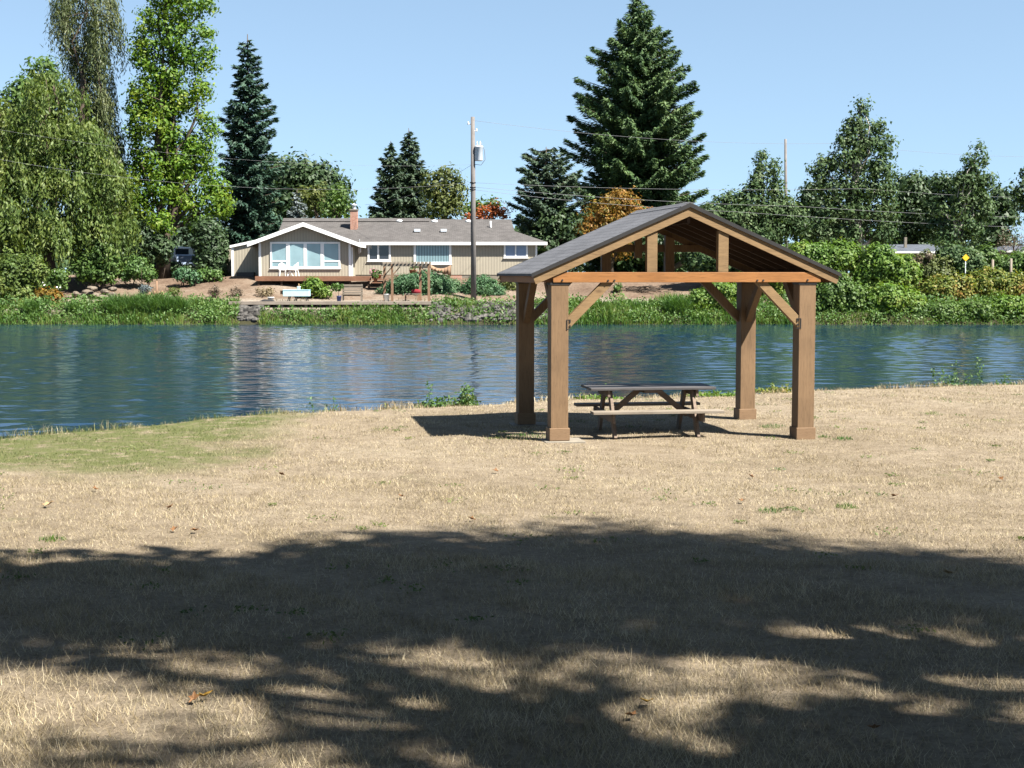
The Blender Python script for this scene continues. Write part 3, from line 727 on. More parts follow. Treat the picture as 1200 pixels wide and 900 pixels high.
# reeds and grass along the far waterline
def reeds():
    Bs, H = [], []
    n = 52000; x = RNG.uniform(-44, 44, n); y = 90.45 + 3.2 * RNG.random(n)
    u = 600 + x / y * F
    k = ~((u > 281) & (u < 304)) & ~((u > 560) & (u < 612) & (RNG.random(n) > 0.12)) & ~((u > 508) & (u <= 560) & (RNG.random(n) > 0.5))
    k = k & ~((u > 930) & (RNG.random(n) > 0.65)) & ~((u > 296) & (u < 506) & (y > 92.15))
    x, y, u = x[k], y[k], u[k]
    hh = 0.42 + 0.24 * np.sin(x * 0.63 + 1) * np.sin(x * 0.21 + y) + 0.14 * np.sin(x * 2.3 + y * 2)
    hh = hh * np.where((u > 300) & (u < 520), 0.72, 1.0) * np.where((u > 780) & (u < 930), 1.3, 1.0) * np.where(u > 930, 0.45, 1.0) * np.where(u < 300, 0.82, 1.0)
    P = np.stack([x, y, far_z(x, y) - 0.03], 1)
    o = blades_mesh('riverside_grass', P, np.clip(hh, 0.2, 1.2) * (0.6 + 0.75 * RNG.random(len(x))), 0.05, 0.15 + 0.55 * RNG.random(len(x)), M['reeds'], None, (0, 0, 0), True)
    tag(o, 'tall green and yellowing grass along the far waterline', 'grass', kind='stuff')
    n = 7000; x = RNG.uniform(-44, 44, n); y = RNG.uniform(93.3, 96.2, n)
    k = (np.sin(x * 0.8) + np.sin(x * 0.31 + 2) + 0.6 * RNG.normal(size=n)) > 0.3; x, y = x[k], y[k]
    P = np.stack([x, y, far_z(x, y) - 0.03], 1)
    o = blades_mesh('dry_bank_grass', P, 0.12 + 0.3 * RNG.random(len(x)), 0.04, 0.3 + 0.5 * RNG.random(len(x)), M['straw'], None, (0, 0, 0), True)
    tag(o, 'dry yellow grass on the far bank behind the green waterline strip', 'grass', kind='stuff')
    n = 26000; cx = RNG.uniform(-44, 44, 900); cy = 90.7 + 3.4 * RNG.random(900); i = RNG.integers(0, 900, n)
    x = cx[i] + RNG.normal(size=n) * .28; y = cy[i] + RNG.normal(size=n) * .22; u = 600 + x / y * F
    hgt = (0.25 + 0.55 * ((i * 37 % 100) / 100.0)) * np.where((u > 300) & (u < 520), 0.8, 1.0)
    k = ~((u > 280) & (u < 305)) & ~((u > 505) & (u < 612) & (RNG.random(n) > .5)) & (y > 90.5) & ~((u > 296) & (u < 506) & (y > 92.1)); x, y, u, hgt = x[k], y[k], u[k], hgt[k]
    m = len(x); z = far_z(x, y) + hgt * RNG.random(m) ** .7
    o = leaves('waterside_weeds', np.stack([x, y, z], 1), rand_dirs(m) + np.array((.2, -.4, .7)), .20 * (.6 + .8 * RNG.random(m)), .10, M['lf_shrub'], None, (0, 0, 0))
    tag(o, 'leafy green weeds mixed into the grass along the far waterline', 'weeds', kind='stuff')
reeds()

# low weeds scattered through the dry lawn
n = 260; cx = RNG.uniform(-9, 12, n); cy = RNG.uniform(9, 29, n); k = cy < edge_y(cx) - .6; cx, cy = cx[k], cy[k]
i = np.repeat(np.arange(len(cx)), 26); m = len(i); rr = (.04 + .13 * RNG.random(len(cx)) ** 2)[i]
x = cx[i] + RNG.normal(size=m) * rr; y = cy[i] + RNG.normal(size=m) * rr
o = leaves('lawn_weeds', np.stack([x, y, lawn_z(x, y) + .012 + .02 * RNG.random(m)], 1), rand_dirs(m) * .7 + np.array((0, -.2, .8)), .035 * (.6 + .8 * RNG.random(m)), .018, M['lf_olive'], None, (0, 0, 0))
tag(o, 'tiny olive weeds scattered through the dry lawn', 'weeds', kind='stuff')

# ================================================================== the picnic shelter
SH = thing('picnic_shelter', 'brown wooden picnic shelter with a grey gabled roof on four posts', 'shelter', px(656, 320, 20.4) * 1.0, math.radians(10))
SH.location = (0.672, 20.4, 0.0)
def shl(s, t):      # shelter-local to world x, y
    c, d = math.cos(math.radians(10)), math.sin(math.radians(10))
    return 0.672 + s * c - t * d, 20.4 + s * d + t * c
SW, TD, PW = 3.665, 2.546, 0.25
RS = 1.87
def roof_z(s): return 3.345 - 0.434 * abs(s - RS)     # top line of the fascia
for (s, t) in ((0, 0), (SW, 0), (0, TD), (SW, TD)):
    gx, gy = shl(s, t + PW / 2); gz = float(lawn_z(gx, gy))
    if s > 0: gz -= 0.03
    p = MB().span(s - PW / 2, s + PW / 2, t, t + PW, gz + 0.03, 2.265).build('post', M['wood_post'], SH, bevel=0.006)
    MB().span(s - PW / 2 - .021, s + PW / 2 + .021, t - .021, t + PW + .021, gz + .025, gz + 0.20).build('base_trim', M['wood_trim'], p, bevel=0.005)
    MB().span(s - 0.22, s + 0.36, t - .09, t + PW + .12, gz - 0.25, gz + 0.020).build('footing', M['concrete'], p, bevel=0.01)
    MB().span(s - PW / 2 - .012, s + PW / 2 + .012, t - .008, t + PW + .008, 2.235, 2.2665).build('beam_shadow_strip', M['black_metal'], p)  # black strip standing in for the tie beam's shadow on the post top
def bolt(mb, s, z, t, r=0.014):
    mb.tube([(s, t - 0.012, z), (s, t + 0.02, z)], r, 8)
for t0, mat in ((-0.02, 'wood_orange'), (TD + 0.15, 'wood_orange')):
    pts = [(-0.10, 2.268), (3.85, 2.268)]
    e = 0.012
    zR = roof_z(3.85) - 0.145; zL = roof_z(-0.10) - 0.145
    pts += [(3.85, min(2.40, zR)), (3.85 - (2.412 - zR) / 0.434, 2.412)] if zR < 2.412 else [(3.85, 2.412)]
    pts += [(-0.10 + (2.412 - zL) / 0.434, 2.412), (-0.10, zL)] if zL < 2.412 else [(-0.10, 2.412)]
    b = MB().prism(pts, t0, t0 + 0.14, 'y').build('tie_beam', M[mat], SH, bevel=0.004)
    if t0 < 0:
        for s in (0.03, 0.69, 0.78, 2.89, 2.98, 3.65):
            k = MB(); bolt(k, s, 2.30 if s in (0.03, 3.65) else 2.295, t0); k.build('bolt', M['black_metal'], b)
for s in (0, SW):
    MB().span(s - .07, s + .07, 0.125, TD + 0.145, 2.268, 2.405).build('side_beam', M['wood_orange'], SH, bevel=0.004)
for t0 in (-0.015, TD + 0.16):
    for s in (1.332, 2.382):
        MB().prism([(s - .075, 2.415), (s + .075, 2.415), (s + .075, roof_z(s + .075) - 0.147), (s - .075, roof_z(s - .075) - 0.147)], t0, t0 + 0.11, 'y').build('king_post', M['wood_fascia' if t0 < 0 else 'wood_post'], SH, bevel=0.003)
cz = 2.74
MB().span(RS - 1.10, RS + 1.10, TD + 0.275, TD + 0.315, cz, cz + .12).build('collar_tie', M['wood_post'], SH, bevel=0.003)
MB().span(RS - .06, RS + .06, TD + 0.20, TD + 0.27, cz - .1, roof_z(RS) - 0.30).build('king_post', M['wood_post'], SH, bevel=0.003)
def brace(p, q, w, h, up, front=False, side=1):
    o = MB().bar(p, q, w, h, up).build('brace', M['wood_fascia' if front else 'wood_post'], SH, bevel=0.004)
    if front:
        d = (Vector(q) - Vector(p)).normalized(); k = MB(); x = p[0]; z = p[2]; t = p[1] - w / 2
        x0 = side * (PW / 2 + 0.001)
        s0 = (0 if side > 0 else SW)
        k.span(s0 + x0 - .022 * side, s0 + x0 - .006 * side + .02 * side, t - .006, t + .004, z - .12, z + .03)
        k.span(s0 + x0 - .022 * side, s0 + x0 + .055 * side, t - .006, t + .004, z + .018, z + .03)
        k.span(s0 + x0 - .022 * side, s0 + x0 + .05 * side, t - .006, t + .004, z - .12, z - .108)
        bolt(k, s0 + x0 + .03 * side, z - .005, t, .012); bolt(k, s0 + x0 + .03 * side, z - .075, t, .012)
        k.build('bracket', M['black_metal'], o)
    return o
for s, sg in ((0, 1), (SW, -1)):
    for t, fr in ((0.062, True), (TD + PW - 0.062, False)):
        brace((s + sg * (PW / 2 - .015), t, 1.675), (s + sg * 0.735, t, 2.262), 0.10, 0.125, (0, 1, 0), fr, sg) if False else None
        d = Vector((sg * 0.60, 0, 0.60)); nrm = Vector((-sg * 0.5, 0, 0.5)).normalized()
        # profile with a plumb cut at the post and a level cut under the beam
        hw = 0.125; a = s + sg * PW / 2
        pts = [(a, 1.605), (a, 1.605 + hw * 1.414), (a + sg * (2.266 - 1.605 - hw * 1.414), 2.266), (a + sg * (2.266 - 1.605), 2.266)]
        o = MB().prism(pts, t - .05, t + .05, 'y').build('brace', M['wood_fascia' if fr else 'wood_post'], SH, bevel=0.003)
        if fr:
            k = MB(); tf = t - 0.05
            k.span(a - sg * .03, a - sg * .016, -0.008, 0.004, 1.60, 1.745)
            k.span(a - sg * .03, a + sg * .035, tf - .012, tf - .002, 1.735, 1.748)
            k.span(a - sg * .03, a + sg * .035, tf - .012, tf - .002, 1.600, 1.613)
            bolt(k, a + sg * .022, 1.655, tf); bolt(k, a + sg * .022, 1.715, tf)
            k.build('bracket', M['black_metal'], o)
    for tt, sgn in ((PW, 1), (TD, -1)):
        pts = [(tt, 1.605), (tt, 1.605 + .177), (tt + sgn * (.661 - .177), 2.266), (tt + sgn * .661, 2.266)]
        MB().prism(pts, s - .05, s + .05, 'x').build('brace', M['wood_post'], SH, bevel=0.003)
HS = 2.25; T0, T1 = -0.05, 2.90
for sg in (-1, 1):
    e = RS + sg * HS
    for (a, b, nm) in ((T0 + 0.012, T0 + 0.05, 'wood_fascia'), (T1 - 0.05, T1 - 0.012, 'wood_post')):
        pts = [(RS, roof_z(RS)), (e, roof_z(e)), (e, roof_z(e) - 0.055), (e - sg * 0.03, roof_z(e) - .125), (RS, roof_z(RS) - 0.142)]
        MB().prism(pts, a, b, 'y').build('fascia', M[nm], SH)
    # eave board along the side
    MB().span(e - sg * .05, e - sg * .012, T0 + .052, T1 - .052, roof_z(e) - .105, roof_z(e) - .012).build('eave_board', M['wood_orange'], SH)
    for k in range(6):
        t = 0.18 + k * (TD + PW - 0.36) / 5
        if k in (0, 5): continue
        pts = [(RS + sg * .03, roof_z(RS) - .045), (e - sg * .055, roof_z(e - sg * .055) - .03), (e - sg * .055, roof_z(e - sg * .055) - .12), (RS + sg * .03, roof_z(RS) - .17)]
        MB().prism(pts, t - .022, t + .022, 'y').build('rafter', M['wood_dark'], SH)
    z0, z1 = roof_z(RS), roof_z(e)
    pts = [(RS, z0 + .002), (e, z1 + .002), (e, z1 - .010), (RS, z0 - .028)]
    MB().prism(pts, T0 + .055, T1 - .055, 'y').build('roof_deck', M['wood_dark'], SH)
    ex = e + sg * .035
    pts = [(RS, z0 + .006), (ex, roof_z(ex) + .006), (ex, roof_z(ex) + .040), (RS, z0 + .044)]
    rp = MB().prism(pts, T0, T1, 'y').build('roof_panel', M['shingle_dark'], SH)
    pts = [(RS, z0 + .046), (ex, roof_z(ex) + .042), (ex, roof_z(ex) - .012), (RS, z0 - .012)]
    for ty in (T0 - .012, T1 + .002): MB().prism(pts, ty, ty + .010, 'y').build('drip_edge', M['black_metal'], rp)
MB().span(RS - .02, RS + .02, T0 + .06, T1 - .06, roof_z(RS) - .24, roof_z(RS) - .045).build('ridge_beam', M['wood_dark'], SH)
MB().prism([(RS, roof_z(RS) + .062), (RS + .13, roof_z(RS + .13) + .052), (RS + .13, roof_z(RS + .13) + .044), (RS, roof_z(RS) + .047), (RS - .13, roof_z(RS - .13) + .044), (RS - .13, roof_z(RS - .13) + .052)], T0 - .004, T1 + .004, 'y').build('ridge_cap', M['shingle_dark'], SH)

# ================================================================== picnic table
TB = thing('picnic_table', 'weathered wooden picnic table with attached benches under the shelter', 'table', (2.03, 21.62, float(lawn_z(2.03, 21.62)) - 0.02), math.radians(8))
L2 = 0.94
for i, y in enumerate((-.32, -.16, 0, .16, .32)):
    MB().span(-L2, L2, y - .073, y + .073, 0.70, 0.738).build('top_plank', M['wood_top_shaded'], TB, bevel=0.005)
for sg in (-1, 1):
    MB().span(-L2 - .04, L2 + .02, sg * .66 - .125, sg * .66 + .125, 0.385, 0.425).build('bench', M['wood_grey'], TB, bevel=0.005)
    for e in (-1, 1):
        x = e * 0.62
        MB().bar((x, sg * .58, 0.0), (x, sg * .20, .69), .045, .13, (0, 1, 0)).build('leg', M['wood_table'], TB, bevel=0.004)
for e in (-1, 1):
    x = e * 0.62
    MB().span(x + e * .025 - .02 + e * .02, x + e * .025 + .02 + e * .02, -.72, .72, .255, .38).build('bench_support', M['wood_table'], TB, bevel=0.004)
    MB().span(x + e * .025 - .02 + e * .02, x + e * .025 + .02 + e * .02, -.36, .36, .60, .698).build('top_support', M['wood_table'], TB, bevel=0.004)
    MB().bar((e * .12, 0, .695), (e * .60, 0, .30), .08, .045, (0, 1, 0)).build('brace', M['wood_table'], TB, bevel=0.004)
MB().span(-.14, .14, -.36, .36, .655, .698).build('top_cleat', M['wood_table'], TB, bevel=0.004)

# ================================================================== the house
HY = 104.0
H = thing('ranch_house', 'low tan ranch house with grey shingle roof and white trim across the river', 'house', (-9.0, HY, 2.0))
HO = Vector((-9.0, HY, 2.0))
def hb(mb, name, mat, parent=None, bevel=0.0):
    if parent is not None and parent is not H:      # sub-part: parent sits at the house origin too
        return mb.build(name, M[mat], parent, HO, bevel)
    return mb.build(name, M[mat], H, HO, bevel)
xL, xR = X_at(395, HY), X_at(629, HY)
hb(MB().span(X_at(310, 107), xR, HY, HY + 8, 2.28, 4.62), 'wall', 'siding')
hb(MB().span(X_at(310, 107) - .0, xR - .03, HY + .03, HY + 7.97, 1.6, 2.28), 'foundation', 'concrete')
hb(MB().span(xR - .10, xR + .03, HY - .03, HY + .10, 2.28, 4.6), 'corner_trim', 'white_paint')
# main roof with a dutch gable at its right end
ez = Z_at(283.5, 103.7); yF, yR, yB = 103.7, 108.0, 112.6; rz = Z_at(257, 108); xE = X_at(641, 103.4); xr = X_at(599, 108); xl = X_at(333, 108)
gz = ez + (rz - ez) * .47; yg0 = yF + (yR - yF) * .47; yg1 = yB - (yB - yR) * .47; xh = xr + .25
V = [(xl, yF, ez), (xl, yB, ez), (xl, yR, rz), (xr, yR, rz), (xh, yg0, gz), (xh, yg1, gz), (xE, yF, ez), (xE, yB, ez)]
r = MB().add(V, [(0, 6, 4, 3, 2), (1, 2, 3, 5, 7), (3, 4, 5), (4, 6, 7, 5), (0, 2, 1), (0, 1, 7, 6)])
roof = hb(r, 'roof', 'shingle_house')
hb(MB().span(xl, xE - .02, yF - .05, yF + .02, ez - .22, ez - .004).span(xE - .02, xE + .03, yF, yB, ez - .22, ez - .004), 'gutter', 'white_paint', roof)
hb(MB().span(xl, xE - .05, yF + .03, HY + .01, ez - .09, ez - .03), 'soffit', 'soffit', roof)
xs4 = X_at(504, 108)
hb(MB().prism([(yR - .55, rz - .16), (yR, rz + .085), (yR + .55, rz - .16)], xl, xs4, 'x'), 'ridge_cap', 'shingle_house', roof)
for u, v in ((468, 259.5), (509, 260), (549, 260)):
    y = 107.6; c = px(u, v, y)
    hb(MB().lathe((c.x, c.y, c.z - .3), [(.18, 0), (.18, .25), (.24, .27), (.24, .38), (.02, .46)], 10), 'roof_vent', 'white_paint', roof)
for u, v in ((489, 270), (520, 270)):
    c = px(u, v, 105.6); hb(MB().box((c.x, c.y, c.z), (.42, .4, .2)), 'roof_vent', 'grey_metal', roof)
c = px(575, 264, 106.4); hb(MB().tube([(c.x, c.y, c.z - .4), (c.x, c.y, c.z + .3)], .07, 8), 'vent_pipe', 'white_paint', roof)
# chimney
cx0, cx1 = X_at(411, 106), X_at(419, 106)
ch = hb(MB().span(cx0, cx1, 106, 106.6, 4.6, Z_at(246.5, 106)), 'chimney', 'brick')
hb(MB().span(cx0 - .05, cx1 + .05, 105.95, 106.65, Z_at(246.5, 106), Z_at(245, 106)), 'chimney_cap', 'concrete', ch)
hb(MB().lathe(((cx0 + cx1) / 2, 106.3, Z_at(245, 106)), [(.12, 0), (.12, .25), (.2, .27), (.2, .33), (.02, .42)], 10), 'flue', 'grey_metal', ch)
# gable wing
GY = 101.0; ax = X_at(357, GY); wl, wr = X_at(304, GY), X_at(411, GY); az = Z_at(263.5, GY); sl_ = .362
def gz_(x): return az - sl_ * abs(x - ax)
hb(MB().prism([(wl, 2.18), (wr, 2.18), (wr, gz_(wr) - .05), (ax, az - .05), (wl, gz_(wl) - .05)], GY, HY + .3, 'y'), 'wall', 'siding')
hb(MB().span(wl + .03, wr - .03, GY + .03, HY, 1.2, 2.18), 'foundation', 'concrete')
el, er = X_at(291, 100.5), X_at(423, 100.5)
gro = hb(MB().prism([(el, gz_(el) + .02), (ax, az + .02), (er, gz_(er) + .02), (er, gz_(er) + .14), (ax, az + .14), (el, gz_(el) + .14)], 100.53, 107.2, 'y'), 'roof', 'shingle_house')
hb(MB().prism([(el - .04, gz_(el - .04) - .12), (ax, az - .12), (er + .04, gz_(er + .04) - .12), (er + .04, gz_(er + .04) + .15), (ax, az + .155), (el - .04, gz_(el - .04) + .15)], 100.44, 100.52, 'y'), 'fascia', 'white_paint', gro)
for s_, e_ in ((el, -1), (er, 1)):
    hb(MB().span(s_, s_ + e_ * .09, 100.525, 104.5 if e_ < 0 else 103.2, gz_(s_) - .12, gz_(s_) + .10), 'gutter', 'white_paint', gro)
hb(MB().span(wl - .03, wl + .13, GY - .03, GY + .05, 2.18, gz_(wl) - .12), 'corner_trim', 'white_paint')
hb(MB().span(wr - .13, wr + .03, GY - .03, GY + .05, 2.18, gz_(wr) - .12), 'corner_trim', 'white_paint')
hb(MB().span(wr + .05, wr + .14, GY + .1, GY + .2, 2.1, gz_(er) - .1), 'downspout', 'white_paint')
# windows: frame with openings, panes behind
def window(name, Y, u0, u1, v0, v1, mull, mat, bars=(), fw=.13, mw=None, pmats=None):
    x0, x1, z0, z1 = X_at(u0, Y), X_at(u1, Y), Z_at(v1, Y), Z_at(v0, Y)
    fr = MB(); ya, yb = Y - .06, Y + .012
    fr.span(x0, x1, ya, yb, z1 - fw, z1); fr.span(x0, x1, ya, yb, z0, z0 + fw)
    fr.span(x0, x0 + fw, ya, yb, z0 + fw, z1 - fw); fr.span(x1 - fw, x1, ya, yb, z0 + fw, z1 - fw)
    xsn = [x0 + fw]
    for (ua, ub) in mull:
        fr.span(X_at(ua, Y), X_at(ub, Y), ya + .004, yb, z0 + fw, z1 - fw); xsn += [X_at(ua, Y), X_at(ub, Y)]
    xsn.append(x1 - fw)
    for (i, vb) in bars:
        a, b = xsn[2 * i], xsn[2 * i + 1]; zb = Z_at(vb, Y); fr.span(a, b, ya + .006, yb, zb - .05, zb + .05)
    f = hb(fr, 'window', 'white_paint')
    for i in range(len(xsn) // 2):
        hb(MB().span(xsn[2 * i], xsn[2 * i + 1], Y - .03, Y - .01, z0 + fw, z1 - fw), 'pane', (pmats[i] if pmats else mat), f)
    hb(MB().span(x0 - .05, x1 + .05, Y - .10, Y, z0 - .05, z0 - .002), 'sill', 'white_paint', f)
    return f
window('window', GY, 317, 399, 283.5, 314.5, ((335.7, 340), (356.2, 360), (376, 380)), 'pane_pale', ((0, 306), (3, 306)), .12)
window('window', HY, 431, 458, 284.6, 306, ((442.5, 444.5),), 'pane_dark', (), .13)
window('window', HY, 485, 529, 284.6, 309.5, (), 'pane_blinds', (), .16)
window('window', HY, 590.5, 618.5, 284.6, 302, ((603.5, 605),), 'pane_blue', (), .12)
# lean-to shed against the left wall
sx0, sx1 = X_at(272, 103), wl + .02; z_lo, z_hi = Z_at(290.5, 103), Z_at(282.5, 103)
hb(MB().prism([(sx0, 2.0), (sx1, 2.0), (sx1, z_hi), (sx0, z_lo)], 103, 106.5, 'y'), 'shed', 'siding')
hb(MB().prism([(sx0 - .12, z_lo + .0), (sx1 - .02, z_hi + .03), (sx1 - .02, z_hi + .20), (sx0 - .12, z_lo + .17)], 102.86, 102.98, 'y'), 'fascia', 'white_paint')
hb(MB().span(sx0 - .03, sx0 + .13, 102.96, 103.03, 2.0, z_lo), 'corner_trim', 'white_paint')
bx0 = X_at(263.5, 105)
hb(MB().span(bx0, sx0 + .3, 105, 108, 2.0, Z_at(289.5, 105)), 'shed', 'siding')
hb(MB().prism([(bx0 - .1, Z_at(289.5, 105) + .01), (X_at(292, 105), Z_at(285.5, 105)), (X_at(292, 105), Z_at(284.5, 105)), (bx0 - .1, Z_at(288.5, 105))], 104.9, 108.2, 'y'), 'roof', 'shingle_house')
hb(MB().span(X_at(279, 102.9), X_at(299, 102.9), 102.3, 102.9, 1.9, Z_at(319, 102.9)), 'bulkhead', 'black_metal')
# deck in front of the gable wing, with its rail-less steps
dz = Z_at(323.6, 99.3)
dk = hb(MB().span(X_at(299, 99.3), X_at(435, 99.3), 99.3, GY - .04, dz - .05, dz), 'deck', 'wood_red')
hb(MB().span(X_at(299, 99.3), X_at(435, 99.3), 99.25, 99.30, dz - .33, dz - .004), 'rim_board', 'wood_red', dk)
for u in (303, 330, 357, 384, 410, 432):
    x = X_at(u, 99.4); hb(MB().span(x - .07, x + .07, 99.35, 99.5, 0.9, dz - .052), 'deck_post', 'wood_dark', dk)
hb(MB().span(X_at(436, 99.6), X_at(452, 99.6), 99.6, 101.2, dz - .25, dz - .18).span(X_at(436, 99.2), X_at(447, 99.2), 98.9, 99.6, dz - .48, dz - .41), 'step', 'wood_red', dk)

# ================================================================== things round the house
def place_px(u, Y, dz=0): return far_pt(u, Y, dz)
# dock / boardwalk
DZ = Z_at(353.2, 92.6)
dx0, dx1 = X_at(268, 92.6), X_at(505, 92.6)
DK = thing('riverside_dock', 'long weathered wooden dock platform on the far bank', 'dock', ((dx0 + dx1) / 2, 93.6, DZ))
do = Vector(DK.location)
nb = 60
pl = MB()
for i in range(nb):
    a = dx0 + (dx1 - dx0) * i / nb; b = dx0 + (dx1 - dx0) * (i + 1) / nb - .02
    pl.span(a, b, 92.55, 94.9, DZ - .045 + random.uniform(-.006, .006), DZ + random.uniform(-.006, .006))
pl.build('decking', M['wood_dock'], DK, do)
MB().span(dx0, dx1, 92.49, 92.545, DZ - .20, DZ - .01).build('rim_board', M['wood_dock'], DK, do)
for i in range(9):
    x = dx0 + .3 + (dx1 - dx0 - .6) * i / 8
    MB().span(x - .08, x + .08, 92.6, 92.76, float(far_z(x, 92.7)) - .5, DZ - .05).build('pile', M['wood_dock'], DK, do)
# pergola swing frame on the dock
PG = thing('garden_pergola', 'small wooden pergola frame with slatted top standing on the dock', 'pergola', (X_at(476, 93.5), 93.5, DZ))
po = Vector(PG.location)
for u, y in ((450.5, 94.7), (459.5, 93.0), (492.5, 94.7), (502.5, 93.0)):
    x = X_at(u, y); MB().span(x - .075, x + .075, y - .07, y + .07, DZ, Z_at(309.5, y)).build('post', M['wood_cedar'], PG, po)
xa, xb = X_at(447, 93), X_at(505, 93); zt = Z_at(312, 93)
MB().span(xa, xb, 92.95, 93.05, zt, zt + .17).build('beam', M['wood_grey'], PG, po)
MB().span(xa, xb - .3, 94.65, 94.75, zt, zt + .17).build('beam', M['wood_grey'], PG, po)
mb = MB()
for i in range(13):
    x = xa + .1 + (xb - xa - .2) * i / 12; mb.span(x - .03, x + .03, 92.7, 95.0, zt + .172, zt + .29)
mb.build('slat_roof', M['wood_grey'], PG, po)
for u, y, s_ in ((450.5, 94.7, 1), (459.5, 93.0, 1), (492.5, 94.7, -1), (502.5, 93.0, -1)):
    x = X_at(u, y); MB().bar((x + s_ * .05, y, zt - .55), (x + s_ * .5, y, zt - .03), .06, .09, (0, 1, 0)).build('brace', M['wood_cedar'], PG, po)
# bench under the pergola and the red cushion on it
BN = thing('garden_bench', 'low wooden bench standing under the pergola on the dock', 'bench', (X_at(484, 94.2), 94.2, DZ)); bo = Vector(BN.location)
x0, x1 = X_at(474, 94.2), X_at(491, 94.2); zs = DZ + .48
MB().span(x0, x1, 94.0, 94.5, zs - .06, zs).build('seat', M['wood_grey'], BN, bo)
for x in (x0 + .06, x1 - .06):
    for y in (94.03, 94.45): MB().span(x - .035, x + .035, y - .03, y + .03, DZ, zs - .062).build('leg', M['wood_cedar'], BN, bo)
cu = MB(); cc = px(487.5, 341, 94.25)
cu.lathe((0, 0, 0), [(.02, 0), (.34, .02), (.40, .12), (.36, .27), (.22, .36), (.02, .38)], 14)
CU = cu.build('red_cushion', M['red_fabric']); CU.location = (cc.x, 94.25, zs + .002); CU.scale = (.8, .6, .75)
tag(CU, 'red cushion lying on the bench under the pergola', 'cushion')
# white bucket
def bucket(u, Y, r, h, z, mat, name, label, cat):
    b = thing(name, label, cat, (X_at(u, Y), Y, z)); 
    MB().lathe((0, 0, 0), [(.01, .0), (r * .78, 0), (r, h), (r * 1.05, h), (r * 1.05, h - .03), (r * .93, h - .03), (r * .75, .04), (.01, .04)], 16).build('pot', M[mat], b)
    return b
b = bucket(453, 93.2, .19, .46, DZ, 'white_plastic', 'bucket', 'white bucket standing on the dock at the foot of the pergola', 'bucket')
MB().tube([(.19 * math.cos(t), .02, .44 - .22 * math.sin(t)) for t in np.linspace(PI, 0, 9)], .008, 6).build('handle', M['grey_metal'], b)
b = bucket(397, 93.4, .16, .34, DZ, 'blue_pot', 'plant_pot', 'dark blue glazed pot with a leafy plant on the dock', 'plant pot')
dd = rand_dirs(160) * RNG.random((160, 1)) ** .5 * np.array((.5, .3, .28)) + np.array((-.06, 0, .9))
leaves('plant', dd, rand_dirs(160), .2, .11, M['lf_shrub'], b, (0, 0, 0))
MB().tube([(0, 0, .05), (-.03, 0, .5), (-.06, 0, .9)], [.02, .015, .01], 6).build('stem', M['bark'], b)
b = bucket(317, 93.3, .20, .26, DZ, 'white_plastic', 'planter', 'small white square planter near the left end of the dock', 'planter')
b.scale = (1.1, 1, 1)
b = thing('folded_tarp', 'dark folded tarp lying flat on the dock beside the small white planter', 'tarp', (X_at(313, 92.9), 92.9, DZ + .006))
MB().add([(-.5, -.2, 0), (.4, -.25, 0), (.5, .2, 0), (-.35, .25, 0), (-.3, -.1, .10), (.2, -.12, .13), (.3, .1, .09), (-.2, .12, .12)],
         [(0, 1, 5, 4), (1, 2, 6, 5), (2, 3, 7, 6), (3, 0, 4, 7), (4, 5, 6, 7), (3, 2, 1, 0)]).build('tarp', M['black_metal'], b)
# pale blue table with dark splayed legs
TBL = thing('garden_table', 'garden table with a pale blue apron and dark splayed legs on the dock', 'table', (X_at(347.5, 94.0), 94.0, DZ))
x0, x1 = X_at(332, 94) - TBL.location.x, X_at(363, 94) - TBL.location.x; zt = Z_at(339.5, 94) - DZ
MB().span(x0, x1, -.42, .42, zt - .04, zt).build('top', M['blue_paint'], TBL, bevel=.01)
MB().span(x0 + .02, x1 - .02, -.40, .40, zt - .42, zt - .042).build('apron', M['blue_paint'], TBL, bevel=.01)
for x, d_ in ((x0 + .40, -.08), ((x0 + x1) / 2, -.1), (x1 - .25, .1)):
    for y in (-.3, .3): MB().bar((x, y, zt - .42), (x + d_, y * 1.25, 0), .05, .05).build('leg', M['black_metal'], TBL)
MB().span(x0 - .16, x0 - .01, -.35, .35, zt - .30, zt - .05).build('side_shelf', M['wood_dark'], TBL)
b = bucket(350, 94.0, .12, .22, DZ + zt + .001, 'white_plastic', 'tabletop_pot', 'small white pot standing on the pale blue garden table', 'pot')
MB().lathe((0, 0, .2), [(.01, .0), (.05, .02), (.04, .16), (.01, .2)], 8).build('flower', M['leaf_tan'], b)
# slatted bench left of the pergola
SB = thing('slatted_bench', 'weathered slatted wooden bench left of the white bucket', 'bench', (X_at(412.5, 94.7), 95.2, DZ))
x0, x1 = X_at(400.5, 95.2) - SB.location.x, X_at(424.5, 95.2) - SB.location.x
mb = MB(); 
for i in range(5): mb.span(x0, x1, .22, .26, .30 + i * .16, .42 + i * .16)
mb.build('backrest', M['wood_grey'], SB)
mb = MB()
for i in range(4): mb.span(x0, x1, -.28 + i * .125, -.18 + i * .125, .40, .44)
mb.build('seat', M['wood_grey'], SB)
for x in (x0 + .06, x1 - .06):
    MB().span(x - .04, x + .04, .262, .34, 0.0, 1.08).build('leg', M['wood_grey'], SB)
    MB().span(x - .04, x + .04, -.27, -.2, 0.0, .398).build('leg', M['wood_grey'], SB)
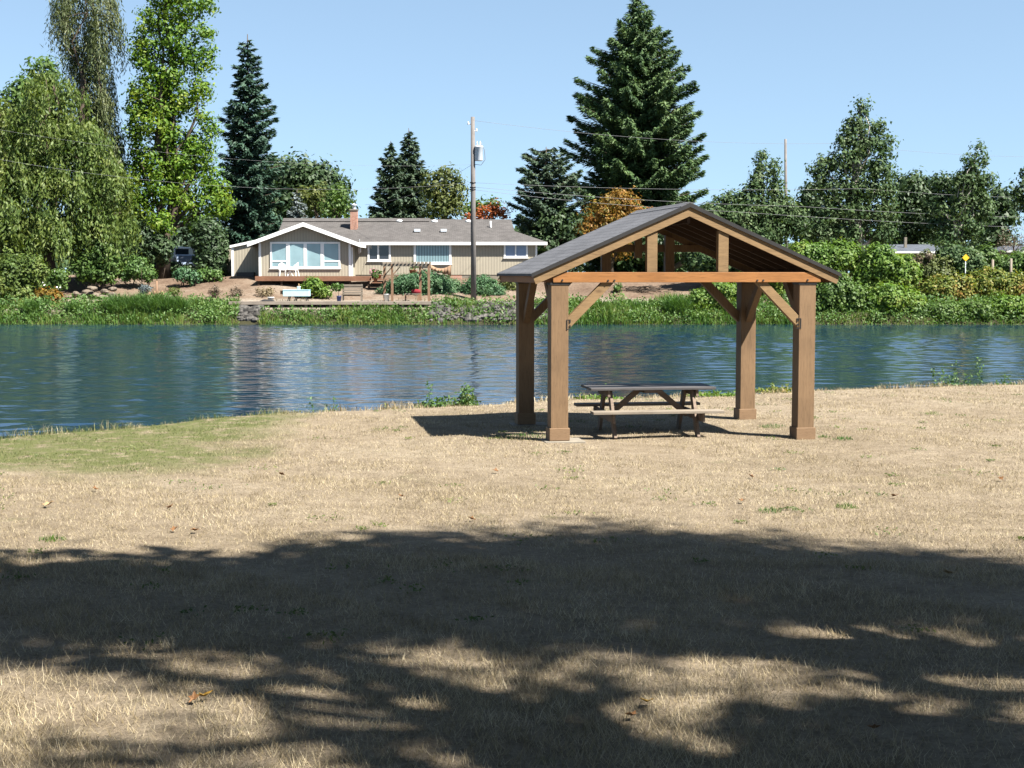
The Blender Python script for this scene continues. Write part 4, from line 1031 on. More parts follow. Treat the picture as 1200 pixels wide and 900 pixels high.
# patio chairs and side table on the house deck
def patio_chair(u, rz, label):
    c = thing('patio_chair', label, 'chair', (X_at(u, 100.2), 100.2, dz), rz, 'white plastic chairs on the deck')
    MB().lathe((0, 0, .40), [(.01, 0), (.24, 0), (.27, .02), (.25, .05), (.01, .045)], 14).build('seat', M['white_plastic'], c)
    V, Fs = [], []; m = 9
    for i in range(m):
        t = PI * (0.12 + 0.76 * i / (m - 1)); 
        for rr, z in ((.26, .45), (.29, .95 - .22 * abs(i - 4) / 4)): V.append((rr * math.cos(t), rr * math.sin(t), z))
        for rr, z in ((.24, .45), (.27, .95 - .22 * abs(i - 4) / 4)): V.append((rr * math.cos(t), rr * math.sin(t), z))
    for i in range(m - 1):
        a = 4 * i; b_ = a + 4; Fs += [(a, b_, b_ + 1, a + 1), (a + 2, a + 3, b_ + 3, b_ + 2), (a + 1, b_ + 1, b_ + 3, a + 3), (a, a + 2, b_ + 2, b_)]
    MB().add(V, Fs).build('backrest', M['white_plastic'], c)
    for x in (-.2, .2):
        for y in (-.2, .2): MB().bar((x * .9, y * .9, .40), (x * 1.15, y * 1.2, 0), .045, .045).build('leg', M['white_plastic'], c)
        MB().span(x * 1.3 - .03, x * 1.3 + .03, -.22, .2, .62, .65).bar((x * 1.3, -.2, .62), (x * 1.1, -.2, .40), .04, .04).build('armrest', M['white_plastic'], c)
patio_chair(331, 0.3, 'round backed white plastic chair on the deck under the left window pane')
patio_chair(345, -1.9, 'white plastic chair seen side on, right of the round backed chair on the deck')
t = thing('patio_table', 'low round white side table between the two plastic chairs', 'table', (X_at(339.5, 99.8), 99.8, dz))
MB().lathe((0, 0, 0), [(.01, .42), (.3, .42), (.3, .46), (.01, .46)], 16).build('top', M['white_plastic'], t)
for k in range(3): MB().bar((0, 0, .42), (.24 * math.cos(k * 2.1), .24 * math.sin(k * 2.1), 0), .04, .04).build('leg', M['white_plastic'], t)
# flower pots by the steps
def flowerpot(u, Y, z, r, label, fl, mat='clay'):
    b = thing('flower_pot', label, 'flower pot', (X_at(u, Y), Y, z), 0, 'flower pots by the house steps')
    MB().lathe((0, 0, 0), [(.01, 0), (r * .7, 0), (r, r * 1.7), (r * 1.1, r * 1.7), (r * 1.1, r * 1.9), (.01, r * 1.9)], 12).build('pot', M[mat], b)
    d = rand_dirs(90) * (RNG.random((90, 1)) ** .5) * r * 1.7 + np.array((0, 0, r * 2.9))
    leaves('plant', d, rand_dirs(90), .13, .09, M['lf_shrub'], b, (0, 0, 0))
    if fl:
        d = rand_dirs(30) * r * 1.75 + np.array((0, -.03, r * 3.0)); leaves('flower', d, rand_dirs(30), .1, .1, M[fl], b, (0, 0, 0))
flowerpot(437.5, 99.9, dz - .17, .15, 'dark flower pot with pinkish flowers on the house steps', 'flower_pink', 'black_metal')
flowerpot(444.5, 100.0, dz - .17, .14, 'clay flower pot with green leaves, right of the pinkish flowers on the steps', None)
flowerpot(440, 99.0, dz - .40, .15, 'small clay flower pot lowest on the steps below the pinkish flowers', None, 'clay')
flowerpot(484, 103.2, 2.14, .26, 'large clay pot standing against the house wall behind the pergola', None)
# draped tarp on a rail in front of the wall
TP = thing('draped_tarp', 'brown tarp draped over a rail against the house wall below the big blinds window', 'tarp', (X_at(517, 102.6), 102.6, 2.0)); to = Vector(TP.location)
x0, x1 = X_at(505, 102.6), X_at(528.5, 102.6); V = []; Fs = []; m = 24
zt = Z_at(310.5, 102.6); zb = Z_at(323, 102.6)
for i in range(m + 1):
    f = i / m; x = x0 + (x1 - x0) * f; q = .05 * math.sin(i * 1.7) + .03 * math.sin(i * 3.1)
    for j in range(7):
        g = j / 6; V.append((x, 102.45 + q * (0.3 + g) - .12 * math.sin(g * PI), zt - (zt - zb) * g * (0.55 + 0.45 * f + .07 * math.sin(i * .9)) - .25 * math.sin(PI * f) * (1 - g)))
for i in range(m):
    for j in range(6): a = i * 7 + j; Fs.append((a, a + 7, a + 8, a + 1))
tp = MB().add(V, Fs, True).build('cloth', M['brown_fabric'], TP, to); md = tp.modifiers.new('thick', 'SOLIDIFY'); md.thickness = .02
for x in (x0 + .05, x1 - .05): MB().span(x - .04, x + .04, 102.55, 102.63, 1.9, zt - .0).build('rail_post', M['wood_red'], TP, to)
MB().span(x0, x1, 102.55, 102.62, zt - .3, zt - .24).build('rail', M['wood_red'], TP, to)
b = thing('brick_step', 'low brick step against the house wall right of the draped brown tarp', 'step', (X_at(532, 102.8), 102.8, 2.0))
MB().span(-.55, .55, -.3, .3, -.05, .22).build('tread', M['brick'], b); MB().span(-.7, .55, -.6, -.302, -.05, .08).build('lower_tread', M['brick'], b)
# hanging wind chime at the gable corner
wc = px(421.5, 287, 101.6)
b = thing('wind_chime', 'white wind chime hanging from the eave beside the gable wing', 'wind chime', (wc.x, 101.6, wc.z))
MB().tube([(0, 0, .0), (0, 0, .40)], .008, 5).build('cord', M['grey_metal'], b)
MB().lathe((0, 0, -.04), [(.01, .05), (.11, .0), (.11, .03), (.01, .07)], 10).build('disc', M['white_plastic'], b)
for k in range(5): MB().tube([(.08 * math.cos(k * 1.257), .08 * math.sin(k * 1.257), -.03), (.08 * math.cos(k * 1.257), .08 * math.sin(k * 1.257), -.5 - .06 * (k % 3))], .02, 6).build('chime_tube', M['white_plastic'], b)

# ================================================================== utility poles and lines
def pole(u, v_top, Y, r, label, side=1, transformer=True):
    g = far_pt(u, Y); top = px(u - 1, v_top, Y); p = thing('utility_pole', label, 'utility pole', g)
    MB().tube([g - Vector((0, 0, .5)), g.lerp(top, .5), top], [r * 1.15, r, r * .78], 12).build('pole', M['wood_pole'], p, g)
    if transformer:
        c = px(561, 180, Y); c.y -= .05
        t = MB().lathe((c.x, c.y, c.z - .48), [(.01, 0), (.25, 0), (.27, .04), (.27, .86), (.29, .88), (.29, .93), (.2, 1.0), (.01, 1.03)], 16).build('transformer', M['grey_metal'], p, g)
        k = MB()
        for dx in (-.1, .1): k.lathe((c.x + dx, c.y - .02, c.z + .5), [(.01, 0), (.05, .02), (.03, .06), (.05, .1), (.03, .14), (.05, .18), (.02, .24), (.01, .32)], 8)
        k.build('bushing', M['white_plastic'], t, g)
        MB().span(top.x + .1, c.x - .2, c.y - .05, c.y + .05, c.z + .18, c.z + .26).span(top.x + .1, c.x - .2, c.y - .05, c.y + .05, c.z - .26, c.z - .18).build('mounting_bracket', M['black_metal'], p, g)
        lp = [(c.x + .1, c.y, c.z + .8), (c.x + .38, c.y, c.z + .25), (c.x + .42, c.y, c.z - .4), (c.x + .15, c.y, c.z - .75), (c.x - .3, c.y, c.z - .7), (top.x + .12, c.y, c.z - .55)]
        MB().tube(lp, .018, 6).build('jumper_wire', M['wire'], p, g)
        for v, dx in ((146, -.24), (154, .3)):
            q = px(553, v, Y); MB().tube([(q.x, q.y, q.z), (q.x + dx, q.y, q.z + .05)], .025, 6).lathe((q.x + dx, q.y, q.z), [(.01, -.02), (.06, 0), (.04, .06), (.06, .1), (.02, .2)], 8).build('insulator', M['white_plastic'], p, g)
        for v in (214, 219.5, 222):
            q = px(554, v, Y); MB().lathe((q.x, q.y, q.z - .05), [(r + .002, 0), (r + .03, .01), (r + .03, .08), (r + .002, .09)], 12).build('band_clamp', M['black_metal'], p, g)
    return p
UY = 96.0
pole(555, 137, UY, .165, 'weathered grey utility pole with a pale transformer in front of the house')
pole(921.5, 163, 150, .16, 'slender bare wooden utility pole among the trees right of the shelter', 1, False)
def wire(label, pts, sag=0.0, r=.009):
    P = []
    pts = [px(*p) for p in pts]
    for i in range(len(pts) - 1):
        for k in range(12):
            t = k / 12; q = pts[i].lerp(pts[i + 1], t); q.z -= sag * 4 * t * (1 - t); P.append(q)
    P.append(pts[-1]); o0 = P[0].copy()
    o = MB().tube(P, r, 5).build('power_line', M['wire'], None, o0)
    tag(o, label, 'power line', 'power lines strung across the far bank')
wire('upper power line running from the transformer pole off to the left', [(553, 193, UY), (-80, 138, 80)], .9, .0045)
wire('middle power line from the transformer pole dipping behind the big left tree', [(553, 214, UY), (-80, 172, 80)], 1.2, .0055)
wire('low service line sagging from the transformer pole toward the chimney roof', [(553, 193, UY), (428, 240, 105.5)], .5, .009)
wire('topmost pale power line crossing the tall cottonwood at right', [(553, 141, UY), (980, 168, 118), (1300, 182, 135)], .5, .009)
wire('second power line from the top over the trees right of the shelter', [(553, 214, UY), (1010, 221, 112), (1300, 232, 125)], 0.25)
wire('third power line from the top over the trees right of the shelter', [(553, 219, UY), (940, 242, 108), (1300, 256, 122)], .2, .010)
wire('lowest power line just above the right hand bushes', [(553, 222, UY), (860, 248, 106), (1300, 269, 120)], .2, .010)

# ================================================================== trees on the far side (px lobes: u, v, ru, rv, depth offset)
weeping('weeping_tree', 'tall weeping tree with brownish drooping strands and a narrow waist at upper left', 'tree', 112, 108,
        [(100, -12, 40, 40), (78, 22, 18, 30), (122, 20, 20, 36), (100, 50, 28, 44), (112, 85, 20, 40), (108, 130, 30, 50, -1), (122, 175, 26, 50, -1), (105, 220, 30, 40, -1)],
        'lf_weep_dark', 1.15, (1.6, 4.2), (0.40, 0.075), .42, top=(104, -20), step=.2)
weeping('weeping_tree', 'broad olive weeping tree hanging low over the left bank in front of the tall one', 'tree', 62, 99,
        [(62, 105, 34, 30), (48, 150, 38, 45), (95, 165, 34, 45), (125, 210, 28, 42), (70, 210, 46, 50), (22, 200, 36, 50), (15, 255, 38, 50, -1), (60, 268, 44, 45, -1), (110, 262, 34, 42), (138, 255, 18, 36)],
        'lf_weep', 2.0, (0.9, 2.4), (0.32, 0.11), .4, top=(62, 100), spread=.16)
broadleaf('broadleaf_tree', 'mid green round topped tree behind the weeping trees at the left edge', 'tree', 40, 325, 125,
          [(50, 85, 18, 22), (34, 112, 24, 26), (15, 128, 22, 28), (60, 115, 20, 24), (40, 160, 40, 40), (5, 190, 40, 60)], 'lf_mid', 1.0, .9, 16, .42, .4)
broadleaf('broadleaf_tree', 'yellowish green tree at the far left edge above the waterside bushes', 'tree', 2, 330, 103,
          [(2, 140, 22, 24), (-12, 175, 30, 40), (10, 180, 20, 30), (-8, 240, 32, 50), (8, 290, 26, 40, -3)], 'lf_yellow', .8, 1.0, 16, .32, .3)
broadleaf('sweetgum_tree', 'very tall bright green columnar tree left of the house', 'tree', 190, 325, 106,
          [(200, -15, 30, 40), (178, 25, 20, 26), (215, 12, 26, 26), (240, 5, 14, 14), (205, 48, 26, 26), (236, 40, 16, 14), (178, 70, 22, 30), (222, 75, 20, 22), (242, 68, 14, 16), (195, 98, 30, 24), (168, 110, 20, 26), (236, 105, 20, 16),
           (215, 122, 18, 20), (180, 145, 32, 28), (158, 160, 14, 24), (238, 138, 14, 12), (205, 165, 24, 24), (236, 168, 20, 22), (178, 190, 26, 26), (215, 200, 26, 22), (243, 195, 12, 18), (165, 222, 22, 26), (200, 235, 34, 26), (235, 236, 26, 20), (255, 246, 18, 14), (165, 255, 20, 20), (258, 225, 12, 12), (190, 262, 18, 14, -2), (248, 215, 18, 20), (262, 240, 16, 14), (232, 262, 18, 12), (250, 150, 10, 12), (160, 190, 16, 22), (152, 225, 14, 26), (160, 128, 14, 22), (165, 60, 14, 26), (222, 185, 24, 24), (190, 120, 30, 24), (200, 215, 30, 26)],
          'lf_gum', .58, 1.3, 18, .26, .48, outer=.35, top=(200, -30))
shrub('columnar_evergreen', 'dense dark green columnar evergreen between the bright tree and the shed', 'evergreen', 104,
      [(245, 270, 17, 14), (246, 290, 19, 20), (246, 312, 18, 20), (258, 300, 8, 30)], 'lf_dark', .35, 3.5, 18, .2)
shrub('ivy_covered_trunk', 'ivy covered trunk stump below the bright green tree, left of the shrubs', 'shrub', 104, [(172, 285, 16, 26), (190, 290, 12, 22), (160, 300, 10, 20)], 'lf_dark', .35, 3, 16, .2)
conifer('spruce_tree', 'dark pointed spruce standing just left of the house', 'spruce', 290, 40, 116,
        [(0, 2, 2), (.06, 12, 10), (.2, 22, 22), (.35, 32, 36), (.5, 30, 46), (.62, 40, 42), (.75, 42, 34), (.9, 34, 38), (1, 30, 38)], 'lf_spruce', 210, .16, .24, (.5, .16), 22, .4)
broadleaf('dome_tree', 'wide dark dome shaped tree behind the left half of the house', 'tree', 355, 318, 150,
          [(345, 205, 36, 24), (318, 215, 24, 26), (375, 215, 28, 28), (398, 235, 14, 26), (350, 240, 40, 30), (310, 250, 24, 34)], 'lf_dark', 1.2, .9, 16, .5, .5)
broadleaf('yellowish_tree', 'yellowish green tree in front of the dark dome tree behind the house roof', 'tree', 366, 318, 132,
          [(372, 228, 11, 11), (358, 236, 14, 14), (384, 243, 10, 14)], 'lf_olive', .8, 1.1, 16, .36, .3)
broadleaf('small_tree', 'small light green tree beside the brick chimney', 'tree', 394, 318, 128,
          [(396, 228, 11, 14), (390, 245, 14, 16), (404, 246, 9, 12)], 'lf_mid', .7, 1.2, 16, .32, .2)
conifer('blue_spruce', 'small silvery blue spruce above the gable wing roof', 'spruce', 348, 222, 122, [(0, 2, 2), (.25, 11, 11), (.45, 18, 18), (1, 24, 24)], 'lf_blue', 90, .12, .15, (.4, .15), 22, .2)
broadleaf('dark_tree', 'dark bushy evergreen between the spruce and the gable wing', 'tree', 305, 318, 121, [(300, 262, 22, 30), (320, 275, 20, 26), (275, 285, 18, 26)], 'lf_spruce', .8, 1.2, 18, .34, .25)
conifer('fir_tree', 'taller of the two bluish firs left of the utility pole', 'fir', 479, 150, 165, [(0, 1, 2), (.12, 13, 13), (.3, 20, 26), (.5, 26, 29), (.7, 30, 30), (1, 30, 32)], 'lf_pine', 190, .12, .22, (.6, .2), 18, .4, group='pair of bluish firs')
conifer('fir_tree', 'shorter left hand fir of the bluish pair behind the house', 'fir', 458, 165, 163, [(0, 1, 1), (.15, 15, 13), (.35, 21, 22), (.6, 26, 24), (1, 30, 26)], 'lf_pine', 180, .1, .22, (.6, .2), 16, .35, group='pair of bluish firs')
broadleaf('round_tree', 'round olive green tree between the bluish firs and the utility pole', 'tree', 520, 318, 140,
          [(522, 208, 16, 13), (508, 222, 16, 18), (534, 224, 13, 16), (520, 245, 24, 22)], 'lf_olive', .8, 1.2, 18, .36, .3)
broadleaf('far_tree', 'pale green treetop just showing above the roof left of the firs', 'tree', 440, 318, 190, [(445, 256, 12, 10), (436, 268, 14, 14)], 'lf_mid', .9, .9, 14, .45, .3)
broadleaf('red_shrub_tree', 'small tree with orange red autumn leaves behind the roof by the utility pole', 'tree', 572, 318, 128, [(566, 252, 12, 10), (580, 246, 10, 10), (553, 256, 8, 8), (590, 250, 7, 8)], 'lf_red', .6, 1.6, 16, .28, .2)
broadleaf('small_tree', 'bright green treetop behind the orange leaves beside the utility pole', 'tree', 562, 318, 150, [(562, 240, 12, 10), (578, 240, 8, 9), (550, 250, 10, 10)], 'lf_mid', .8, 1, 14, .4, .25)
broadleaf('understory_tree', 'dark shaded tree filling the gap behind the bright tree trunk', 'tree', 150, 318, 140, [(140, 262, 30, 30), (175, 275, 26, 26), (120, 290, 30, 26), (150, 300, 26, 20)], 'lf_dark', 1.0, 1.1, 16, .45, .3)
broadleaf('understory_tree', 'dark bluish tree seen through the gap between the bright tree and the columnar evergreen', 'tree', 212, 318, 145, [(210, 268, 20, 20), (232, 262, 18, 20), (215, 282, 24, 12), (262, 285, 16, 20)], 'lf_pine', 1.0, 1.1, 16, .45, .3)
# spreading pine with flat layered boughs
conifer('pine_tree', 'broad dark pine with layered boughs right of the house', 'pine', 640, 172, 126,
        [(0, 14, 14), (.08, 30, 30), (.2, 40, 40), (.35, 52, 44), (.5, 46, 46), (.7, 34, 44), (1, 30, 40)], 'lf_pine', 150, .04, .26, (.42, .15), 22, .45, hang=.15)
broadleaf('understory_tree', 'dark leafy tree under the pine beside the house corner', 'tree', 655, 318, 124, [(650, 262, 18, 16), (672, 272, 20, 18), (640, 285, 22, 18), (690, 265, 16, 16)], 'lf_dark', .8, 1.2, 16, .35, .3)
conifer('douglas_fir', 'huge dark green fir rising out of the top of the picture above the shelter', 'fir', 748, -6, 132,
        [(0, 3, 3), (.05, 18, 15), (.12, 38, 28), (.2, 52, 44), (.28, 58, 56), (.38, 80, 68), (.5, 80, 76), (.62, 84, 80), (.72, 92, 84), (.88, 88, 84), (1, 78, 78)],
        'lf_fir', 400, .20, .32, (.52, .14), 20, .65, start=0.0, hang=.36)
broadleaf('turning_tree', 'round tree turning orange just behind the shelter roof', 'tree', 716, 318, 119,
          [(722, 236, 24, 14), (706, 250, 20, 14), (742, 246, 20, 15), (695, 268, 18, 14), (725, 262, 30, 18), (715, 285, 30, 20)], 'lf_orange', .6, 1.6, 18, .28, .3)
broadleaf('green_tree', 'leafy green tree seen through the shelter gable', 'tree', 780, 318, 122, [(775, 285, 26, 22), (810, 285, 22, 24), (752, 292, 20, 20), (835, 275, 20, 24)], 'lf_dark', .8, 1.1, 16, .34, .3)
# right hand side
broadleaf('poplar_tree', 'upright poplar with several feathery leaders left of the bare pole', 'tree', 892, 318, 112,
          [(892, 190, 5, 16), (889, 215, 10, 18), (907, 200, 6, 14), (908, 225, 9, 18), (880, 225, 8, 12), (868, 235, 12, 14), (895, 245, 18, 20), (850, 238, 14, 14), (835, 250, 16, 16), (920, 245, 12, 20), (870, 262, 24, 20), (905, 272, 22, 20), (845, 272, 24, 20), (932, 262, 14, 18), (860, 255, 24, 18), (915, 255, 18, 20), (885, 275, 28, 16)],
          'lf_silver', .65, 2.4, 18, .28, .25, outer=.3)
broadleaf('cottonwood_tree', 'tall silvery cottonwood standing right of the bare pole', 'tree', 1002, 318, 114,
          [(1010, 130, 8, 14), (1003, 148, 15, 14), (1030, 150, 10, 12), (990, 165, 14, 12), (1012, 170, 22, 16), (1038, 172, 11, 16), (998, 190, 24, 18), (1030, 198, 20, 18), (972, 192, 12, 14), (958, 200, 12, 12), (1012, 222, 26, 20), (985, 225, 20, 18), (1038, 225, 12, 18), (965, 215, 14, 12), (1000, 250, 26, 18), (975, 252, 18, 18), (1030, 252, 20, 18), (990, 275, 24, 16), (1030, 275, 22, 16), (960, 272, 16, 18)],
          'lf_silver', .7, 1.7, 18, .29, .42, bark='bark_pale', outer=.3, top=(1008, 125))
broadleaf('cottonwood_tree', 'leaning young cottonwood with a pale bare lower trunk at right', 'tree', 1107, 318, 112,
          [(1147, 175, 6, 9), (1135, 185, 6, 8), (1153, 188, 7, 7), (1140, 200, 13, 12), (1130, 212, 14, 12), (1150, 215, 14, 12), (1158, 210, 7, 7), (1140, 232, 20, 14), (1128, 250, 18, 14), (1152, 248, 14, 13), (1135, 268, 22, 14), (1115, 278, 22, 12), (1102, 248, 7, 6)],
          'lf_silver', .6, 1.9, 18, .27, .2, bark='bark_pale', outer=.3, top=(1140, 190))
broadleaf('dark_grove_tree', 'large dark rounded tree right of the tall cottonwood', 'tree', 1072, 318, 165, [(1066, 222, 26, 20), (1085, 232, 20, 22), (1058, 250, 28, 24), (1085, 262, 24, 24), (1050, 278, 24, 20)], 'lf_dark', 1.1, 1, 16, .5, .5, group='dark trees behind the right bank')
broadleaf('dark_grove_tree', 'dark tree with two small points between the rounded tree and the leaning cottonwood', 'tree', 1108, 318, 160, [(1101, 214, 8, 12), (1112, 215, 8, 12), (1106, 240, 20, 22), (1112, 268, 22, 24)], 'lf_dark', 1, 1, 16, .5, .4, group='dark trees behind the right bank')
broadleaf('dark_grove_tree', 'dark spreading tree behind the leaning cottonwood', 'tree', 1165, 318, 158, [(1172, 234, 18, 16), (1182, 250, 14, 16), (1160, 258, 24, 24), (1132, 225, 22, 22), (1165, 278, 24, 18)], 'lf_dark', 1, 1, 16, .5, .45, group='dark trees behind the right bank')
broadleaf('dark_grove_tree', 'dark tree in shade directly behind the tall cottonwood', 'tree', 955, 318, 155, [(950, 232, 16, 18), (965, 255, 24, 24), (940, 262, 18, 26), (995, 262, 26, 24)], 'lf_dark', 1, 1, 16, .5, .45, group='dark trees behind the right bank')
broadleaf('dark_tree', 'very dark tree reaching in at the right edge of the picture', 'tree', 1212, 318, 120, [(1210, 205, 14, 14), (1196, 224, 12, 10), (1208, 235, 18, 14), (1215, 268, 14, 20)], 'lf_dark', .7, 1.3, 16, .34, .3)
broadleaf('bare_tree', 'sparse brownish tree with thin dry twigs at the right edge', 'tree', 1188, 318, 118, [(1188, 278, 16, 16), (1200, 285, 16, 16), (1175, 288, 12, 14)], 'lf_dead', .6, 1.1, 12, .2, .15, asp=.25)
broadleaf('dark_grove_tree', 'dark tree filling the gap between the poplar and the fir behind the shelter roof', 'tree', 850, 318, 150, [(838, 262, 24, 20), (868, 266, 26, 22), (905, 264, 24, 22), (815, 280, 20, 18)], 'lf_dark', 1, 1, 16, .5, .4, group='dark trees behind the right bank')
# trees behind that only close the skyline
n = 26000; xw = RNG.uniform(-170, 170, n); yw = RNG.uniform(235, 275, n)
hw = 6.2 + 1.6 * np.sin(xw * .11) + 1.2 * np.sin(xw * .043 + 1) + .8 * np.sin(xw * .37)
zw = 2.2 + hw * RNG.random(n) ** .7
o = leaves('far_woods', np.stack([xw, yw, zw], 1), rand_dirs(n) + np.array((0, -.6, .5)), 1.3, .9, M['lf_dark'], None, (0, 0, 0))
tag(o, 'distant dark line of woods closing the view behind the houses', 'woods', kind='stuff')

# ================================================================== shrubs and bushes on the far bank
shrub('garden_shrub', 'light green rounded shrub left of the wooden stakes', 'shrub', 99, [(160, 314, 20, 13), (148, 320, 12, 9), (173, 322, 10, 10)], 'lf_shrub', group='garden shrubs on the far bank')
shrub('garden_shrub', 'dark green spreading shrub right of the wooden stakes', 'shrub', 100, [(213, 322, 11, 9), (226, 326, 8, 7)], 'lf_juniper', group='garden shrubs on the far bank')
shrub('garden_shrub', 'low dark shrub at the foot of the columnar evergreen', 'shrub', 101, [(240, 322, 12, 8), (255, 324, 8, 6)], 'lf_shrub', group='garden shrubs on the far bank')
shrub('flowering_shrub', 'green shrub with white flowers at the left bank', 'shrub', 96, [(68, 328, 13, 12), (60, 335, 9, 8)], 'lf_mid', flowers='flower_white', nfl=16)
shrub('orange_shrub', 'low orange and olive shrub below the white flowered shrub', 'shrub', 94, [(55, 345, 14, 7), (66, 350, 9, 6)], 'lf_orange')
shrub('evergreen_shrub', 'tall green shrub on the bank in front of the broad weeping tree', 'shrub', 98, [(118, 300, 16, 20), (100, 312, 18, 18), (130, 312, 12, 20), (115, 322, 20, 10)], 'lf_mid', leaf=.19)
shrub('waterside_bush', 'big olive bush at the left edge beside the water', 'bush', 94.5, [(12, 320, 26, 26), (38, 318, 18, 20), (2, 345, 24, 22), (28, 348, 22, 16)], 'lf_weep', .4, 2.4, 16, .2, .45)
shrub('waterside_bush', 'yellowish bush low at the far left corner of the bank', 'bush', 93.5, [(-6, 335, 14, 20), (8, 362, 14, 8)], 'lf_yellow', .35, 2.4, 14, .17)
shrub('lavender_shrub', 'small grey blue shrub just left of the wooden stakes', 'shrub', 96.2, [(168, 340, 5, 7), (172, 337, 5, 4)], 'lf_blue', .2, 6, 14, .12, .3)
shrub('yellow_shrub', 'low yellow shrub right of the wooden stakes', 'shrub', 96.6, [(205, 341, 10, 4)], 'lf_yellow', .22, 5, 12, .12, .4)
for u, v, ru, rv, mt, lb in ((252, 341, 7, 7, 'lf_dead', 'thin dry plant near the left end of the dock'), (278, 343, 8, 7, 'lf_dead', 'thin dry brownish plant right of the first one, by the dock'), (312, 342, 13, 6, 'straw', 'low straw coloured clump behind the small white planter')):
    shrub('dry_plant', lb, 'plant', 97, [(u, v, ru, rv)], mt, .2, 4, 10, .16, .25, group='dry plants behind the dock')
shrub('garden_shrub', 'bright green bushy plant right of the pale blue table', 'shrub', 96.5, [(368, 335, 13, 11), (380, 342, 8, 7), (358, 341, 8, 8)], 'lf_bramble', .3, 3, 16, .15, group='garden shrubs on the far bank')
shrub('juniper_shrub', 'large dark green juniper behind the pergola', 'shrub', 98.2, [(500, 335, 26, 17), (522, 342, 20, 14), (476, 336, 22, 14), (455, 343, 12, 10)], 'lf_juniper', .36, 7, 40, .13, .4, stems=2, outer=.3)
shrub('juniper_shrub', 'rounded blue green juniper behind the foot of the utility pole', 'shrub', 98.0, [(563, 338, 22, 14), (548, 344, 14, 9), (580, 344, 10, 8)], 'lf_juniper', .36, 7, 40, .13, .4, stems=2, outer=.3)
shrub('garden_shrub', 'small olive shrub between the round juniper and the shelter', 'shrub', 99.5, [(602, 336, 9, 9), (592, 330, 6, 6)], 'lf_olive', group='garden shrubs on the far bank')
shrub('garden_shrub', 'small green plant on the slope seen under the shelter beam', 'shrub', 97.5, [(723, 338, 5, 7)], 'lf_shrub', .2, 4, 12, .14, group='garden shrubs on the far bank')
# brush pile on the slope under the shelter beam
c = far_pt(752, 98.2); b = MB()
for i in range(120):
    p = c + Vector((random.gauss(0, .8), random.gauss(0, .4), abs(random.gauss(.12, .12)))); a = random.random() * PI
    d = Vector((math.cos(a), math.sin(a) * .6, random.uniform(-.2, .2))) * random.uniform(.3, .9); b.tube([p, p + d], .025, 4)
o = b.build('brush_pile', M['bark'], None, c); tag(o, 'dark pile of cut branches on the gravel slope', 'brush pile')
# brambles and bushes of the right hand bank
G = 'bushes along the right hand bank'
RB = [
    (99, [(850, 300, 30, 22), (825, 305, 22, 20), (872, 312, 24, 22)], 'lf_silver', .24, 'greyish green bush behind the right rear post of the shelter'),
    (97, [(900, 315, 26, 26), (885, 335, 24, 22), (915, 340, 18, 18)], 'lf_bramble', .22, 'bright green bush between the two right hand posts'),
    (92.6, [(845, 345, 22, 16), (825, 352, 16, 13)], 'lf_bramble', .2, 'low leafy green bush left of the right rear post'),
    (98, [(960, 310, 24, 24), (985, 300, 24, 16), (940, 300, 18, 14)], 'lf_bramble', .22, 'tall bright green bush just right of the right front post'),
    (92.6, [(975, 345, 24, 24), (955, 355, 16, 18), (1000, 352, 18, 20)], 'lf_mid', .2, 'darker green bush low on the bank right of the front post'),
    (97, [(1030, 312, 26, 24), (1055, 322, 20, 22), (1015, 328, 20, 22)], 'lf_bramble', .22, 'large bright green bush in front of the grey roofed far house'),
    (92.5, [(1040, 352, 24, 20), (1065, 358, 18, 16), (1020, 360, 14, 14)], 'lf_bramble', .19, 'leafy green bush at the waterline below the large bright bush'),
    (98, [(1085, 318, 16, 20), (1100, 322, 16, 18)], 'lf_olive', .2, 'olive bush with whitish seed heads below the grey roofed house'),
    (96, [(1100, 345, 26, 20), (1125, 340, 24, 18)], 'lf_bramble_y', .2, 'yellowing bramble thicket right of the olive bush'),
    (98.5, [(1130, 312, 24, 18), (1112, 300, 14, 12)], 'lf_silver', .22, 'grey green bush around the yellow marker'),
    (96.5, [(1160, 335, 26, 18), (1185, 340, 22, 18), (1210, 338, 22, 20)], 'lf_bramble_y', .2, 'yellow and reddish bramble thicket at the right edge'),
    (100, [(1175, 315, 20, 14), (1200, 312, 20, 16), (1155, 305, 12, 14)], 'lf_mid', .22, 'green bush in front of the fence posts at right'),
    (92.0, [(1110, 366, 26, 12), (1145, 366, 26, 13), (1080, 368, 16, 10)], 'lf_mid', .18, 'dark green low growth overhanging the water at right'),
    (92.2, [(1180, 362, 24, 16), (1210, 362, 22, 16)], 'lf_bramble', .19, 'mixed green bush at the waterline in the right corner'),
]
for Y, lo, mt, lf, lb in RB:
    shrub('bank_bush', lb, 'bush', Y, lo, mt, .42, 3.6, 30, lf * .82, .7, G, 8)
c = [(1078, 305, 6, 5), (1088, 300, 5, 4), (1068, 308, 5, 4)]
shrub('seed_head_plant', 'whitish seed heads standing above the olive bush at right', 'plant', 97.2, c, 'lf_dead', .25, 4, 14, .16, .4)
